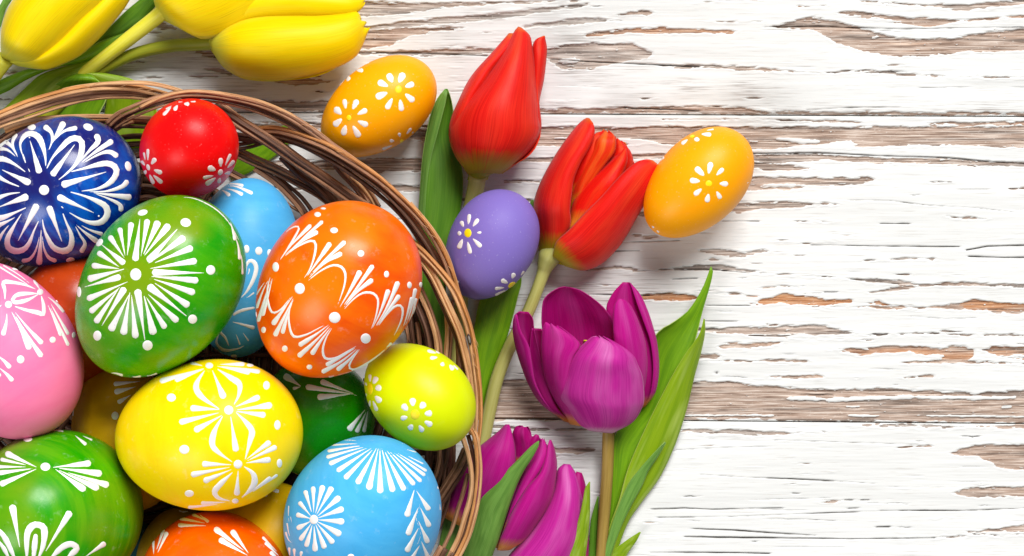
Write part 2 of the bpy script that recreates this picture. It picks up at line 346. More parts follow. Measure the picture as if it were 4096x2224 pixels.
# nail hole
nail = np.clip(1.3 - np.hypot(U[None, :] - 2866, V[:, None] - 1491) / 6.5, 0, 1)
cr = np.maximum(cr, nail)
und = fbm(U, V, 700, 60, 91, 3) * 3.0
relief = und - bare * 8.0 + 2 * np.clip(1 - np.abs(sd + 4) / 5, 0, 1) - cr * 9.0 + fbm(U, V, 120, 6, 95, 3) * (0.6 + 1.6 * bare)
for k in range(3):
    # every plank uses the same columns; its rows follow its own slightly slanted edges
    lo = gap1(U) if k == 1 else (gap2(U) if k == 2 else np.full(len(U), -500.0))
    hi = gap1(U) if k == 0 else (gap2(U) if k == 1 else np.full(len(U), 2740.0))
    lo = lo + 2.2; hi = hi - 2.2
    nr = int((hi.mean() - lo.mean()) / 2.6)
    t = np.linspace(0, 1, nr)[:, None]
    VV = lo[None, :] * (1 - t) + hi[None, :] * t
    j = np.clip((VV - V[0]) / 2.6, 0, len(V) - 2); ji = j.astype(int); jf = j - ji
    ii = np.broadcast_to(np.arange(len(U))[None, :], VV.shape)
    samp = lambda A: A[ji, ii] * (1 - jf) + A[ji + 1, ii] * jf
    edge = np.minimum(VV - lo[None, :], hi[None, :] - VV)
    Z = samp(relief) - 9 * np.clip(1 - edge / 9, 0, 1) ** 2
    UU = np.broadcast_to(U[None, :], VV.shape)
    top = np.stack([(UU - CU) * PX, (CV - VV) * PX, Z * PX], -1).reshape(-1, 3)
    nc = len(U)
    sk1 = top[:nc].copy(); sk1[:, 2] = -90 * PX; sk2 = top[-nc:].copy(); sk2[:, 2] = -90 * PX
    verts = np.concatenate([sk1, top, sk2])
    at = {}
    for an, A in (('bare', bare), ('tone', tone), ('wear', wear), ('crack', cr)):
        s = samp(A).ravel(); at[an] = np.concatenate([np.full(nc, s.mean()), s, np.full(nc, s.mean())])
    p = mesh_obj('plank', verts, grid_faces(nr + 2, nc)[:, ::-1], WOOD, table, attrs=at)
    p['label'] = ['white peeling plank along the top with a dark curved bare patch', 'wide middle white peeling plank with brown bare bands along both edges', 'white peeling plank along the bottom with fine hairline cracks'][k]
g = NT('dark_joint'); g.set(Base_Color=srgb('1d1713'), Roughness=0.9)
sub = mesh_obj('underlay', np.array([[-2400, -1700, -92], [2400, -1700, -92], [2400, 1700, -92], [-2400, 1700, -92]]) * PX, [[0, 1, 2, 3]], g.m, table)
# ------------------------------------------------------------------ materials
def egg_material(name, base, alt, rough=0.3, streak=0.6, scale=(60, 60, 260), coat=0.0, speck=0.0, spec=0.2, grain=0.05, third=None):
    n = NT(name)
    v = n.coord('Object', scale)
    a = n.noise(v, 1.0, 4, 0.6)
    b = n.noise(n.coord('Object', (38, 38, 38), (2.2, 5.1, 0.4)), 1.0, 2, 0.5)
    c = n.mix(n.math('MULTIPLY', n.ramp(a, [(0.40, 0.0), (0.60, 1.0)]), streak), srgb(base), srgb(alt))
    if third: c = n.mix(n.ramp(b, [(0.44, 0.0), (0.60, 0.9)]), c, srgb(third))
    sc_ = n.noise(n.coord('Object', (260, 260, 260), (1, 2, 3)), 1.0, 4, 0.7)
    c = n.mix(n.ramp(sc_, [(0.28, 0.22 if streak > 0.45 else 0.04), (0.42, 0.0)]), c, tuple(x * 0.72 for x in srgb(base)[:3]) + (1,))
    c = n.mix(n.ramp(sc_, [(0.60, 0.0), (0.74, 0.12 if streak > 0.45 else 0.02)]), c, (1, 0.96, 0.85, 1))
    if speck:
        d = n.noise(n.coord('Object', (1400, 1400, 1400)), 1.0, 1, 0.5)
        c = n.mix(n.ramp(d, [(0.70, 0.0), (0.76, speck)]), c, (0.9, 0.9, 0.9, 1))
    f = n.noise(n.coord('Object', (1100, 1100, 1100)), 1.0, 3, 0.65)
    h = n.math('ADD', n.math('MULTIPLY', a, 0.6 * streak), n.math('MULTIPLY', f, 0.4))
    n.bump(h, grain * 6, 0.0002)
    n.set(Base_Color=c, Roughness=n.math('ADD', rough - 0.06, n.math('MULTIPLY', f, 0.12)))
    n.b.inputs['Coat Weight'].default_value = coat * 0.5; n.b.inputs['Coat Roughness'].default_value = 0.2
    n.b.inputs['Specular IOR Level'].default_value = spec
    return n.m

def wax_material(name, col, rough=0.42):
    n = NT(name)
    f = n.noise(n.coord('Object', (700, 700, 700)), 1.0, 2, 0.6)
    p = n.noise(n.coord('Object', (1500, 1500, 1500)), 1.0, 1, 0.5)
    c = n.mix(n.ramp(f, [(0.3, 0.0), (0.7, 0.5)]), srgb(col), tuple(x * 0.93 for x in srgb(col)[:3]) + (1,))
    c = n.mix(n.ramp(p, [(0.70, 0.0), (0.76, 0.35)]), c, (0.35, 0.33, 0.31, 1))
    n.bump(f, 0.2, 0.0002)
    n.set(Base_Color=c, Roughness=rough)
    return n.m
WAX = wax_material('white_wax_paint', 'fbf9f6')
PRINT = wax_material('white_print', 'f7f3ef', 0.5)
PINKPRINT = wax_material('pinkish_white_print', 'f4e2e2', 0.5)
YELLOW = wax_material('yellow_print', 'ffe500', 0.45)
YELLOWWAX = wax_material('dull_yellow_wax', 'd8b840', 0.5)

# ------------------------------------------------------------------ eggs
CAMP = Vector((0, 0, DIST * PX))
EGGS = {}
class Egg:
    """ext = (umin, umax, vmin, vmax, u of the topmost point) in photo pixels; z = height of the centre"""
    def __init__(s, label, ext, z, mat, fat=0.07, flip=1, ratio=1.30, group=None, kind='easter_egg', tilt=1):
        u0, u1, v0, v1, ut = ext
        cu, cv = (u0 + u1) / 2, (v0 + v1) / 2; hx, hy = (u1 - u0) / 2, (v1 - v0) / 2
        sc = (ut - cu) * hy                       # (a2-b2) sin cos, image y up
        d2 = hx * hx - hy * hy; s2 = 2 * sc; D = math.hypot(d2, s2); su = hx * hx + hy * hy
        a = math.sqrt((su + D) / 2); b = math.sqrt(max((su - D) / 2, 1)); ang = 0.5 * math.atan2(s2, d2)
        A = max(a, ratio * b)                     # true long half axis; the rest of it tips out of the picture
        ct = math.sqrt(max(0.0, (a * a - b * b) / max(1e-6, A * A - b * b))) if A > b else 1.0
        th = math.acos(min(1.0, ct)) * tilt
        s.s = (DIST - z) / DIST * PX
        s.c = W(cu, cv, z)
        ax = np.array([math.cos(ang) * math.cos(th), math.sin(ang) * math.cos(th), math.sin(th)]) * flip
        ay = np.cross([0, 0, 1.0], ax); ay /= np.linalg.norm(ay); az = np.cross(ax, ay)
        NR, NC = 49, 72
        t = np.linspace(0, math.pi, NR); p = np.linspace(0, 2 * math.pi, NC, endpoint=False)
        x = A * np.cos(t) - fat * A * np.sin(t) ** 2 * 0.0
        r = b * np.sin(t) * (1 + fat * np.cos(t)) / 1.0
        r[0] = r[-1] = b * 0.004
        P = (x[:, None, None] * ax + r[:, None, None] * (np.cos(p)[None, :, None] * ay + np.sin(p)[None, :, None] * az)) * s.s + s.c
        f = grid_faces(NR, NC, True)
        s.root = thing(kind, label, 'easter egg', s.c, group)
        # the egg's own axes stay on the shell so that brush marks run round it
        sh = mesh_obj('shell', P.reshape(-1, 3), f, mat, s.root, s.c)
        R = np.stack([ay, az, ax], 1)
        from mathutils import Matrix
        M = Matrix(R.tolist()).to_4x4()
        sh.data.transform(M.inverted()); sh.matrix_local = M
        s.bvh = BVHTree.FromPolygons([Vector(q) for q in P.reshape(-1, 3)], f.tolist())
        s.z = z; EGGS[label] = s
    def hit(s, u, v):
        q = Vector(W(u, v, 0)) ; d = (q - CAMP).normalized()
        loc, nor, i, dist = s.bvh.ray_cast(CAMP, d)
        if loc is None:
            c = Vector(s.c); k = (c - CAMP).dot(d)
            loc, nor, i, dist = s.bvh.find_nearest(CAMP + d * k)
        if nor.dot(loc - Vector(s.c)) < 0: nor = -nor
        return np.array(loc), np.array(nor)
    def patch(s, name, cent, side, wid, mat, height, parent=None, nc=7):
        """raised ribbon: cent (n,2) photo px, side (n,2) unit, wid (n,) px"""
        n = len(cent); q = np.linspace(-1, 1, nc); V = []
        for i in range(n):
            for j in range(nc):
                c = cent[i] + side[i] * wid[i] * q[j]
                L, N = s.hit(c[0], c[1])
                h = height * min(1.0, wid[i] / 9.0) * math.sqrt(max(0, 1 - q[j] ** 2)) - 0.6
                V.append(L + N * h * s.s)
        F = grid_faces(n, nc)
        # keep faces turned to the camera side
        a, b, c_ = V[F[len(F) // 2][0]], V[F[len(F) // 2][1]], V[F[len(F) // 2][2]]
        if np.cross(b - a, c_ - a).dot(np.array(a) - s.c) < 0: F = F[:, ::-1]
        return mesh_obj(name, V, F, mat, parent or s.root, s.c if parent is None else np.array(parent['_c']))
    def stroke(s, zk, pts, r, r0=None, name='painted_stroke', mat=None, height=None, parent=None):
        """brush stroke: pts from thin tail to fat head, or thin-thick-thin when r is a list"""
        k = ZM[zk][2]
        p = np.array([zc(zk, x, y) for x, y in pts])
        n = 18 if len(p) < 5 else 30
        q = spline(p, 240); L = np.r_[0, np.cumsum(np.linalg.norm(np.diff(q, axis=0), axis=1))]; T = L[-1]
        tau = np.linspace(0, 1, n); tau = 0.5 * (1 - np.cos(tau * math.pi)) * 0.5 + tau * 0.5
        d = tau * T
        c = np.stack([np.interp(d, L, q[:, 0]), np.interp(d, L, q[:, 1])], 1)
        if isinstance(r, (list, tuple)):
            w = np.interp(tau, np.linspace(0, 1, len(r)), r) / k * 0.91
        else:
            r0_ = (r * 0.12 if r0 is None else r0)
            w = (r0_ + (r - r0_) * tau ** 1.35) / k * 0.91
        we, ws = w[-1], w[0]
        e = np.clip((d - (T - we)) / max(we, 1e-6), 0, 1); w = w * np.sqrt(np.maximum(0, 1 - e ** 2))
        e = np.clip((ws - d) / max(ws, 1e-6), 0, 1); w = w * np.sqrt(np.maximum(0, 1 - e ** 2))
        w = w * (1 + 0.07 * np.interp(tau, np.linspace(0, 1, 9), RNG.uniform(-1, 1, 9)) + 0.06 * np.interp(tau, np.linspace(0, 1, 19), RNG.uniform(-1, 1, 19))); w = np.maximum(w, 0.15)
        t = np.gradient(c, axis=0); t /= np.maximum(1e-6, np.linalg.norm(t, axis=1))[:, None]
        sd_ = np.stack([-t[:, 1], t[:, 0]], 1)
        return s.patch(name, c, sd_, w, mat or s.wax, height or s.relief, parent)
    def dot(s, zk, x, y, rx, ry=None, ang=0, name='painted_dot', mat=None, height=None, parent=None):
        k = ZM[zk][2]; u, v = zc(zk, x, y); rx /= k; ry = rx if ry is None else ry / k
        rings = [0.02, 0.3, 0.55, 0.75, 0.9, 1.0]; m = 18; V = []
        H = height or s.relief * 1.25
        ca, sa = math.cos(math.radians(ang)), math.sin(math.radians(ang))
        for q in rings:
            for i in range(m):
                f = 2 * math.pi * i / m; dx, dy = rx * q * math.cos(f), ry * q * math.sin(f)
                L, N = s.hit(u + dx * ca - dy * sa, v + dx * sa + dy * ca)
                V.append(L + N * (H * math.sqrt(max(0, 1 - q * q)) - 0.6) * s.s)
        F = grid_faces(len(rings), m, True)
        a, b, c_ = V[F[-1][0]], V[F[-1][1]], V[F[-1][2]]
        if np.cross(b - a, c_ - a).dot(np.array(a) - s.c) < 0: F = F[:, ::-1]
        return mesh_obj(name, V, F, mat or s.wax, parent or s.root, s.c if parent is None else np.array(parent['_c']))
    def daisy(s, zk, eye, petals, mat=None, eyemat=None):
        """eye (x, y, rx, ry, ang) or None; petals (head x, y, tail x, y, r)"""
        e = bpy.data.objects.new('daisy', None); COL.objects.link(e); e.parent = s.root; e.empty_display_size = 0.004
        ref = eye if eye else petals[0]
        L, N = s.hit(*zc(zk, ref[0], ref[1])); e.location = L - s.c; e['_c'] = list(L)
        for hx, hy, tx, ty, r in petals:
            # a drop: full at the outer end, narrowing inwards
            s.stroke(zk, [(tx, ty), ((tx + hx) / 2, (ty + hy) / 2), (hx + (hx - tx) * 0.12, hy + (hy - ty) * 0.12)], [r * 0.28, r * 0.75, r, r * 0.98], name='petal', mat=mat or PRINT, height=s.relief, parent=e)
        if eye: s.dot(zk, *eye, name='flower_eye', mat=eyemat or YELLOW, height=s.relief * 1.3, parent=e)
        del e['_c']
    wax = None; relief = 6.0

def T_(egg, zk, rows, **kw):
    for hx, hy, tx, ty, r in rows: egg.stroke(zk, [(tx, ty), ((hx + tx) / 2, (hy + ty) / 2), (hx, hy)], r, **kw)
def D_(egg, zk, rows):
    for d in rows: egg.dot(zk, *d)
def P_(egg, zk, rows):
    for pts, r in rows: egg.stroke(zk, pts, r)
Egg.wax = WAX

GB = 'painted eggs heaped in the basket'; GT = 'eggs lying on the planks'
# --- dark blue
M = egg_material('dark_blue_egg_paint', '002284', '0860c4', 0.2, 0.75, (70, 70, 300), coat=0.6, third='1c1560')
e = Egg('dark blue egg with a white eight-armed star of looped strokes', (-110, 563, 475, 1077, 285), 330, M, ratio=1.25, group=GB); e.relief = 3
T_(e, 'A', [(318,588,238,318,36),(412,608,602,350,36),(488,682,860,572,38),(456,770,758,905,36),(388,845,498,1140,38),(300,830,140,1135,38),(228,768,-20,860,38),(245,668,10,555,38)])
D_(e, 'A', [(352,720,42),(252,216,36,26),(705,216,42,28,20),(1025,530,26,42,-15),(60,1285,36,24),(563,1280,36,22,-10),(235,300,6),(790,928,7)])
lp = [5, 12, 26, 32, 26, 12, 4]
P_(e, 'A', [([(180,440),(165,390),(163,340),(200,282),(255,268),(310,300),(345,380),(362,460),(366,535)], lp),
 ([(370,555),(420,460),(490,380),(560,315),(620,305),(655,340),(645,440),(600,520),(530,590),(460,645)], lp),
 ([(560,575),(680,545),(790,515),(870,508),(925,540),(930,590),(880,660),(780,710),(640,730)], lp),
 ([(555,733),(680,770),(780,810),(845,850),(860,910),(820,970),(750,985),(660,960),(545,895)], lp),
 ([(500,900),(530,980),(565,1060),(575,1130),(555,1190),(500,1208),(430,1180),(380,1100),(350,1020),(338,945)], lp),
 ([(312,960),(270,1050),(235,1140),(190,1195),(120,1208),(65,1175),(60,1110),(110,1010),(178,900)], lp),
 ([(215,858),(120,900),(0,945),(-60,930),(-90,880),(-40,800),(60,755),(170,738)], lp),
 ([(160,695),(60,655),(-30,600),(-70,530),(-40,480),(20,470),(110,510),(210,580)], lp),
 ([(385,412),(415,330),(410,260),(350,205)], 30),([(395,380),(445,290),(515,172)], 36),([(420,340),(510,250),(620,220)], 24),
 ([(620,510),(720,400),(785,330),(765,270)], 34),([(645,505),(770,410),(905,322)], 32),([(650,512),(800,430),(880,415),(945,455)], 30),
 ([(690,733),(850,730),(980,690),(1025,640)], 28),([(740,740),(900,762),(1055,780)], 36),([(740,742),(870,790),(960,840),(968,895)], 26),
 ([(590,985),(640,1080),(680,1150),(645,1222)], 26),([(600,990),(680,1060),(785,1138)], 30),([(620,985),(720,1040),(825,1075)], 20),
 ([(325,1040),(290,1190),(240,1270),(170,1290)], 22),([(330,1030),(322,1180),(312,1322)], 36),([(335,1040),(350,1180),(390,1260),(455,1290)], 22),
 ([(135,930),(60,970),(-30,1010)], 26),([(85,985),(30,1050),(-20,1130)], 24),
 ([(150,470),(90,370),(15,315)], 28),([(150,465),(100,350),(130,262)], 24),([(140,465),(60,400),(-20,385)], 24),
 ([(180,430),(190,460),(205,505)], [8,9,5]),([(225,545),(240,580)], [4,6,3]),([(488,850),(508,866)], [5,7,4])])

# --- small red
M = egg_material('red_plastic', 'f00008', 'f41004', 0.36, 0.4, (40, 40, 40), grain=0.03, speck=0.08)
e = Egg('small plain red egg with daisies round its rim, beside the dark blue egg', (550, 954, 402, 797, 768), 440, M, ratio=1.25, group=GB); e.relief = 2.5
e.daisy('A', (1185,538,14,27,-18), [(1182,400,1182,485,15),(1150,425,1162,485,11),(1240,470,1210,515,24),(1132,490,1160,525,15),(1153,590,1168,560,20),(1290,582,1230,558,22),(1225,665,1195,595,20),(1290,658,1225,600,21)], PINKPRINT, PINKPRINT)
e.daisy('A', (1762,578,20,26,25), [(1765,470,1765,535,24),(1840,440,1800,525,15),(1868,490,1818,545,18),(1838,580,1795,590,18),(1750,662,1760,620,20),(1652,672,1725,622,24),(1630,622,1708,605,18),(1668,540,1725,562,30)], PINKPRINT, PINKPRINT)
e.daisy('A', None, [(1310,115,1370,55,16),(1395,80,1420,40,20),(1510,32,1470,30,20),(1560,12,1510,14,8),(1430,16,1480,14,6),(1330,70,1385,40,8)], PINKPRINT, PINKPRINT)
e.daisy('A', None, [(1652,778,1690,752,12)], PINKPRINT)
SEAM = {}
def seam(e, zk, pts, col):
    n = NT('mould_seam'); n.set(Base_Color=srgb(col), Roughness=0.5)
    e.stroke(zk, pts, [2.6, 3.2, 3.2, 2.6], name='mould_seam', mat=n.m, height=1.6)
seam(e, 'A', [(1600,120),(1640,160),(1690,230),(1712,320),(1722,450),(1735,600),(1700,740)], 'c80810')

# --- light blue behind the green egg
M = egg_material('light_blue_egg_paint', '55b4ea', '46a6e2', 0.4, 0.5, (60, 60, 260), grain=0.04)
e = Egg('light blue egg half hidden behind the green and the orange egg', (755, 1195, 712, 1430, 1000), 240, M, ratio=1.3, group=GB); e.relief = 2.8
P_(e, 'C', [([(-40,190),(60,170),(150,185)], 16),([(-40,195),(80,190),(225,248)], 20),([(-30,205),(60,220),(145,258)], 20),([(-40,210),(0,235),(40,265)], 24),
 ([(165,890),(172,820),(200,785),(235,800),(250,850),(225,940),(175,1030),(125,1085)], [5,14,22,20,18,12,5]),([(150,960),(190,880),(195,845)], 8),
 ([(60,1220),(130,1185),(240,1160)], [14,16,12]),([(20,1265),(120,1290),(240,1325)], 22),([(110,1060),(170,1080),(235,1040)], 10)])
D_(e, 'C', [(172,692,24,34),(270,707,30,34),(355,722,18,30)])
P_(e, 'B', [([(1790,600),(1760,650),(1800,700),(1832,770)], [6,14,12,5]),([(1640,780),(1700,820),(1770,835)], 10),([(1760,650),(1730,740),(1790,800),(1900,790),(1960,760)], [4,12,16,10,4]),([(1840,610),(1880,660),(1920,760)], 10),([(1880,600),(1940,660),(1990,730)], 9)])
D_(e, 'B', [(1870,848,26,12)])

# --- green with the big white rosette
M = egg_material('green_egg_paint', '1e9800', '48a800', 0.28, 0.8, (45, 45, 200), coat=0.4, third='7c9c04')
e = Egg('bright green egg with one big white rosette of strokes', (291, 978, 787, 1518, 725), 650, M, ratio=1.33, group=GB); e.relief = 3
T_(e, 'B', [(1080,92,1120,-260,36),(1178,95,1425,-175,38),(1212,180,1640,183,38),(1180,282,1500,535,38),(1098,310,1160,730,40),(1000,298,808,615,34),(968,212,668,298,36),(998,112,805,-50,34),
 (1050,-225,1015,60,30),(1180,-250,1125,60,32),(1268,-235,1145,40,38),(1355,-208,1150,50,38),(1482,-108,1180,110,40),(1545,-22,1230,105,36),(1578,85,1190,150,36),(1590,245,1200,210,36),(1562,345,1220,230,36),(1515,450,1230,260,36),(1425,575,1180,350,36),(1325,630,1165,370,34),(1230,680,1150,360,42),(1085,710,1050,350,36),(985,682,1040,330,36),(880,650,1035,350,38),(760,585,960,290,34),(715,500,970,290,32),(692,395,1030,250,32),(698,235,1000,150,38),(730,122,960,150,32),(778,15,960,140,32),(872,-115,1000,70,30),(955,-182,1005,70,26)])
D_(e, 'B', [(1085,195,46,50),(1140,-300,42,24,-15),(1485,-220,44,36,10),(1685,160,38,40),(1540,553,38),(1180,763,42),(778,685,34,42),(632,335,18,44),(795,-60,24,36,40)])
P_(e, 'B', [([(1830,-260),(1862,-160),(1882,-75)], 20),([(1870,-140),(1905,-30),(1918,80)], 18),([(1905,-60),(1935,80),(1940,200)], 12),([(1420,-425),(1560,-410),(1720,-330),(1830,-220),(1920,-60)], [3,6,7,6,4]),
 ([(850,985),(920,985),(985,1005)], 16),([(950,1020),(1050,1022),(1130,1010)], 12),([(1010,1030),(1150,1020),(1262,988)], 12),([(845,985),(940,1020),(1050,1034)], 5)])

# --- orange with looped border
M = egg_material('orange_egg_paint', 'ff6a00', 'ee4400', 0.3, 0.6, (40, 40, 170), coat=0.15, third='ff7c00')
e = Egg('large glossy orange egg with chains of white arches and fans', (1012, 1681, 810, 1520, 1410), 650, M, ratio=1.25, group=GB); e.relief = 3
thin = [2.5, 7, 11, 13, 10, 6, 2.5]
P_(e, 'C', [([(425,800),(500,690),(560,590),(592,520),(560,512),(500,545),(470,590)], thin),
 ([(430,790),(530,660),(690,495)], 20),([(440,780),(600,630),(785,465)], 20),([(440,772),(600,640),(745,548)], 22),
 ([(615,950),(680,850),(720,720),(722,640),(690,625),(620,650),(540,700),(440,780)], thin),
 ([(640,930),(740,790),(845,638)], 28),([(650,930),(800,780),(965,627)], 24),([(650,945),(800,800),(938,722)], 26),
 ([(640,965),(760,870),(860,822),(930,835),(962,890),(955,980),(920,1090),(885,1180)], thin),
 ([(910,1170),(1000,1020),(1085,862)], 28),([(920,1180),(1050,1010),(1188,817)], 26),([(930,1185),(1050,1040),(1185,932)], 26),
 ([(930,1200),(1020,1100),(1100,1045),(1180,1045),(1222,1090),(1218,1180),(1190,1280),(1150,1370)], thin),
 ([(1160,1360),(1240,1200),(1310,1012)], 24),([(1180,1350),(1300,1150),(1388,947)], 26),([(1190,1340),(1300,1190),(1398,1057)], 24),
 ([(1210,1330),(1290,1220),(1360,1150),(1408,1147),(1422,1190),(1410,1260),(1370,1350),(1330,1420)], thin),
 ([(1400,1380),(1450,1240),(1495,1072)], 18),([(1420,1360),(1480,1200),(1525,1002)], 20),([(1440,1330),(1500,1200),(1530,1082)], 16),([(1340,1440),(1470,1300),(1528,1150)], 10),
 ([(385,880),(310,1010),(250,1170)], 16),([(385,885),(330,1050),(262,1278)], 20),([(388,885),(340,1080),(298,1230)], 22),([(375,880),(300,980),(248,1060)], 10),
 ([(370,890),(340,1000),(342,1110),(378,1200),(440,1180),(500,1110),(550,1050)], thin),
 ([(555,1050),(470,1170),(378,1300)], 26),([(560,1055),(480,1220),(395,1392)], 24),([(560,1060),(500,1220),(457,1372)], 22),
 ([(550,1070),(515,1180),(512,1290),(548,1390),(640,1380),(740,1330),(830,1280)], thin),
 ([(840,1290),(720,1380),(588,1465)], 28),([(850,1295),(720,1430),(582,1555)], 28),([(860,1300),(770,1420),(690,1538)], 26),
 ([(870,1300),(810,1400),(782,1500),(802,1565),(880,1565),(980,1510),(1080,1450)], thin),
 ([(1085,1455),(950,1540),(805,1623)], 22),([(1090,1460),(930,1590),(770,1680)], 24),([(1095,1460),(1000,1570),(893,1663)], 24),
 ([(1100,1465),(1020,1570),(992,1635),(1030,1658),(1130,1610),(1240,1530),(1330,1450)], thin),
 ([(1290,1510),(1150,1620),(960,1700)], 10),([(1280,1490),(1335,1442)], 18),([(1290,1520),(1120,1660),(900,1728)], 8)])
D_(e, 'C', [(405,835,27,40),(597,1008,42,46),(877,1240,48,46),(1125,1407,42),(740,415,28,20),(872,542,32,24),(1087,727,28),(1292,893,21,28),(1475,980,19,28),(1566,978,14,24),(308,1338,19,26),(478,1488,24,26),(675,1635,24,20),(852,1720,25,13),(218,1218,14,25),(785,368,22,8)])

# --- pink
M = egg_material('pink_egg_paint', 'f878a8', 'fa8ab4', 0.42, 0.4, (60, 60, 240), grain=0.06)
e = Egg('pink egg with white bows and fans, cut by the left edge', (-290, 324, 1040, 1754, -60), 560, M, ratio=1.2, group=GB); e.relief = 2.8
P_(e, 'B', [([(90,412),(130,362),(210,348),(310,348)], [14,22,16,5]),([(310,352),(230,395),(140,418),(95,412)], [5,14,22,16]),
 ([(40,400),(38,320),(28,258),(100,258),(200,278),(290,315)], [5,16,20,16,12,4]),([(115,450),(220,482),(310,502),(345,515),(350,450),(330,362)], [5,14,20,22,18,5]),
 ([(80,470),(160,620),(240,798)], 30),([(90,470),(230,700),(338,858)], 26),([(95,465),(220,620),(342,752)], 26),([(55,480),(50,580),(22,685)], 28),
 ([(350,370),(420,520),(490,690)], 20),([(365,370),(450,560),(550,770)], 18),([(370,365),(470,540),(550,680)], 20),([(350,350),(440,420),(520,498)], 22),
 ([(335,340),(300,285),(272,235)], 20),([(290,320),(150,230),(-10,130)], [3,7,10]),([(300,322),(160,205),(20,118)], [3,6,9]),([(40,420),(-20,470),(-60,560)], 20),([(45,445),(0,470),(-80,480)], 12),
 ([(-40,830),(30,885),(85,945)], 28),([(-20,930),(50,990),(105,1050)], 26),([(-30,960),(-10,990),(0,1015)], 26)])
D_(e, 'B', [(68,435,30),(322,335,26),(165,875,32,34),(422,718,26),(590,680,16,26),(462,405,14),(125,146,28,16)])

# --- yellow
M = egg_material('yellow_egg_paint', 'ffe000', 'ffd200', 0.36, 0.5, (50, 50, 260), grain=0.04)
e = Egg('bright yellow egg with two white flower crosses and dots', (453, 1213, 1439, 2043, 850), 600, M, ratio=1.28, group=GB); e.relief = 3
T_(e, 'S', [(882,1637,0,0,0)][:0])
e_rows = [(897,1595,848,1478,18),(760,1632,880,1638,18),(715,1690,880,1650,17),(776,1724,890,1660,17),(1040,1586,940,1628,17),(1090,1620,945,1640,18),(1064,1661,942,1645,17),
 (637,1526,822,1472,15),(698,1521,822,1474,15),(980,1456,865,1458,12),(1002,1489,865,1464,15),(1042,1487,865,1462,12),(760,1450,822,1466,9),
 (945,1808,922,1662,18),(807,1856,928,1859,17),(762,1900,923,1868,16),(813,1926,928,1877,16),(1083,1766,982,1840,16),(1108,1786,985,1845,15),(1084,1838,982,1852,17),
 (947,1983,953,1876,16),(803,2013,919,2008,11),(750,2030,919,2012,8),(1085,1908,968,1992,10),(1112,1898,968,1996,8)]
T_(e, 'S', e_rows)
arch = [2, 7, 13, 15, 11, 6, 2]
P_(e, 'S', [([(820,1480),(790,1525),(785,1556),(812,1592),(880,1638)], arch),([(868,1475),(925,1512),(958,1537),(955,1580),(935,1620)], arch),
 ([(892,1662),(858,1725),(849,1778),(874,1810),(932,1850)], arch),([(942,1647),(985,1690),(1008,1725),(1000,1765),(980,1840)], arch),
 ([(932,1888),(879,1939),(858,1968),(874,1992),(923,2004)], arch),([(975,1865),(1012,1895),(1018,1930),(995,1965),(965,1992)], arch)])
D_(e, 'S', [(837,1462,16,12),(915,1640,19),(952,1857,18),(941,2004,14,10),(1002,1460,16,7),(685,1590,19,17),(737,1798,21,19),(757,1974,19,14),(1066,1541,14,18),(1110,1700,13,20),(1118,1853,11,18)])

# --- lime
M = egg_material('lime_plastic', 'd8e600', 'd0dc00', 0.38, 0.4, (40, 40, 40), grain=0.03)
e = Egg('small lime yellow egg with daisies at the basket rim', (1452, 1902, 1370, 1797, 1625), 480, M, ratio=1.3, group=GB, fat=0.05); e.relief = 2.5
e.daisy('D', (1520,716,38,42), [(1500,590,1502,650,32),(1595,625,1560,668,34),(1650,705,1595,710,32),(1650,800,1595,770,30),(1580,850,1552,802,26),(1475,835,1498,795,30),(1410,748,1460,735,26),(1422,640,1460,685,34)])
e.daisy('D', (1160,512,22,48), [(1158,400,1160,455,16),(1212,420,1185,470,28),(1245,500,1200,508,34),(1242,612,1200,568,30),(1212,680,1182,605,18),(1152,650,1160,600,14),(1120,572,1130,545,12),(1122,462,1135,490,10)])
e.daisy('D', None, [(1625,205,1690,225,16),(1645,264,1700,258,18),(1735,325,1745,295,24),(1825,355,1795,318,22),(1690,208,1720,230,12),(1860,352,1820,315,10)])
seam(e, 'D', [(1200,400),(1300,455),(1420,535),(1540,640),(1660,715),(1740,758),(1850,815),(1960,865)], 'c6d000')

# --- light blue at the bottom
M = egg_material('sky_blue_egg_paint', '4fb6ee', '3aa6e4', 0.42, 0.5, (60, 60, 260), grain=0.04)
e = Egg('light blue egg with a white fan cap and round flower, at the bottom edge', (1137, 1775, 1728, 2400, 1490), 600, M, ratio=1.25, group=GB, flip=-1); e.relief = 3
fan = [(680,515,22),(705,575,26),(775,640,28),(845,708,30),(957,755,36),(1062,808,40),(1168,840,40),(1285,828,38),(1388,815,34),(1478,765,28),(1540,735,24),(1575,680,20),(1590,640,16),(690,460,18),(722,405,13),(790,355,10),(860,322,8),(930,304,7),(1010,294,6),(1560,575,9),(1500,470,8),(1420,395,7),(1330,340,6),(1240,305,6)]
for hx, hy, r in fan:
    a = math.atan2((hy - 395) * 1.0, hx - 1165)
    e.stroke('E', [(1165 + 50 * math.cos(a), 395 + 30 * math.sin(a)), ((1165 + hx) / 2, (395 + hy) / 2 - 8), (hx, hy)], r)
for hx, hy, r in [(655,762,34),(738,777,34),(808,865,36),(842,972,40),(848,1092,42),(818,1210,42),(750,1288,36),(672,1335,36),(585,1362,34),(502,1320,32),(447,1260,32),(418,1155,34),(412,1025,32),(437,912,28),(492,808,26),(566,772,28)]:
    e.stroke('E', [(572 + (hx - 572) * 0.12, 1072 + (hy - 1072) * 0.12), ((572 + hx) / 2, (1072 + hy) / 2), (hx, hy)], r)
T_(e, 'E', [(1405,1050,1475,800,40),(1610,990,1490,810,34),(1412,1215,1515,950,38),(1612,1140,1520,950,32),(1402,1365,1515,1140,36),(1598,1285,1500,1060,30),(1440,1440,1530,1290,30),(1600,1420,1530,1250,28)])
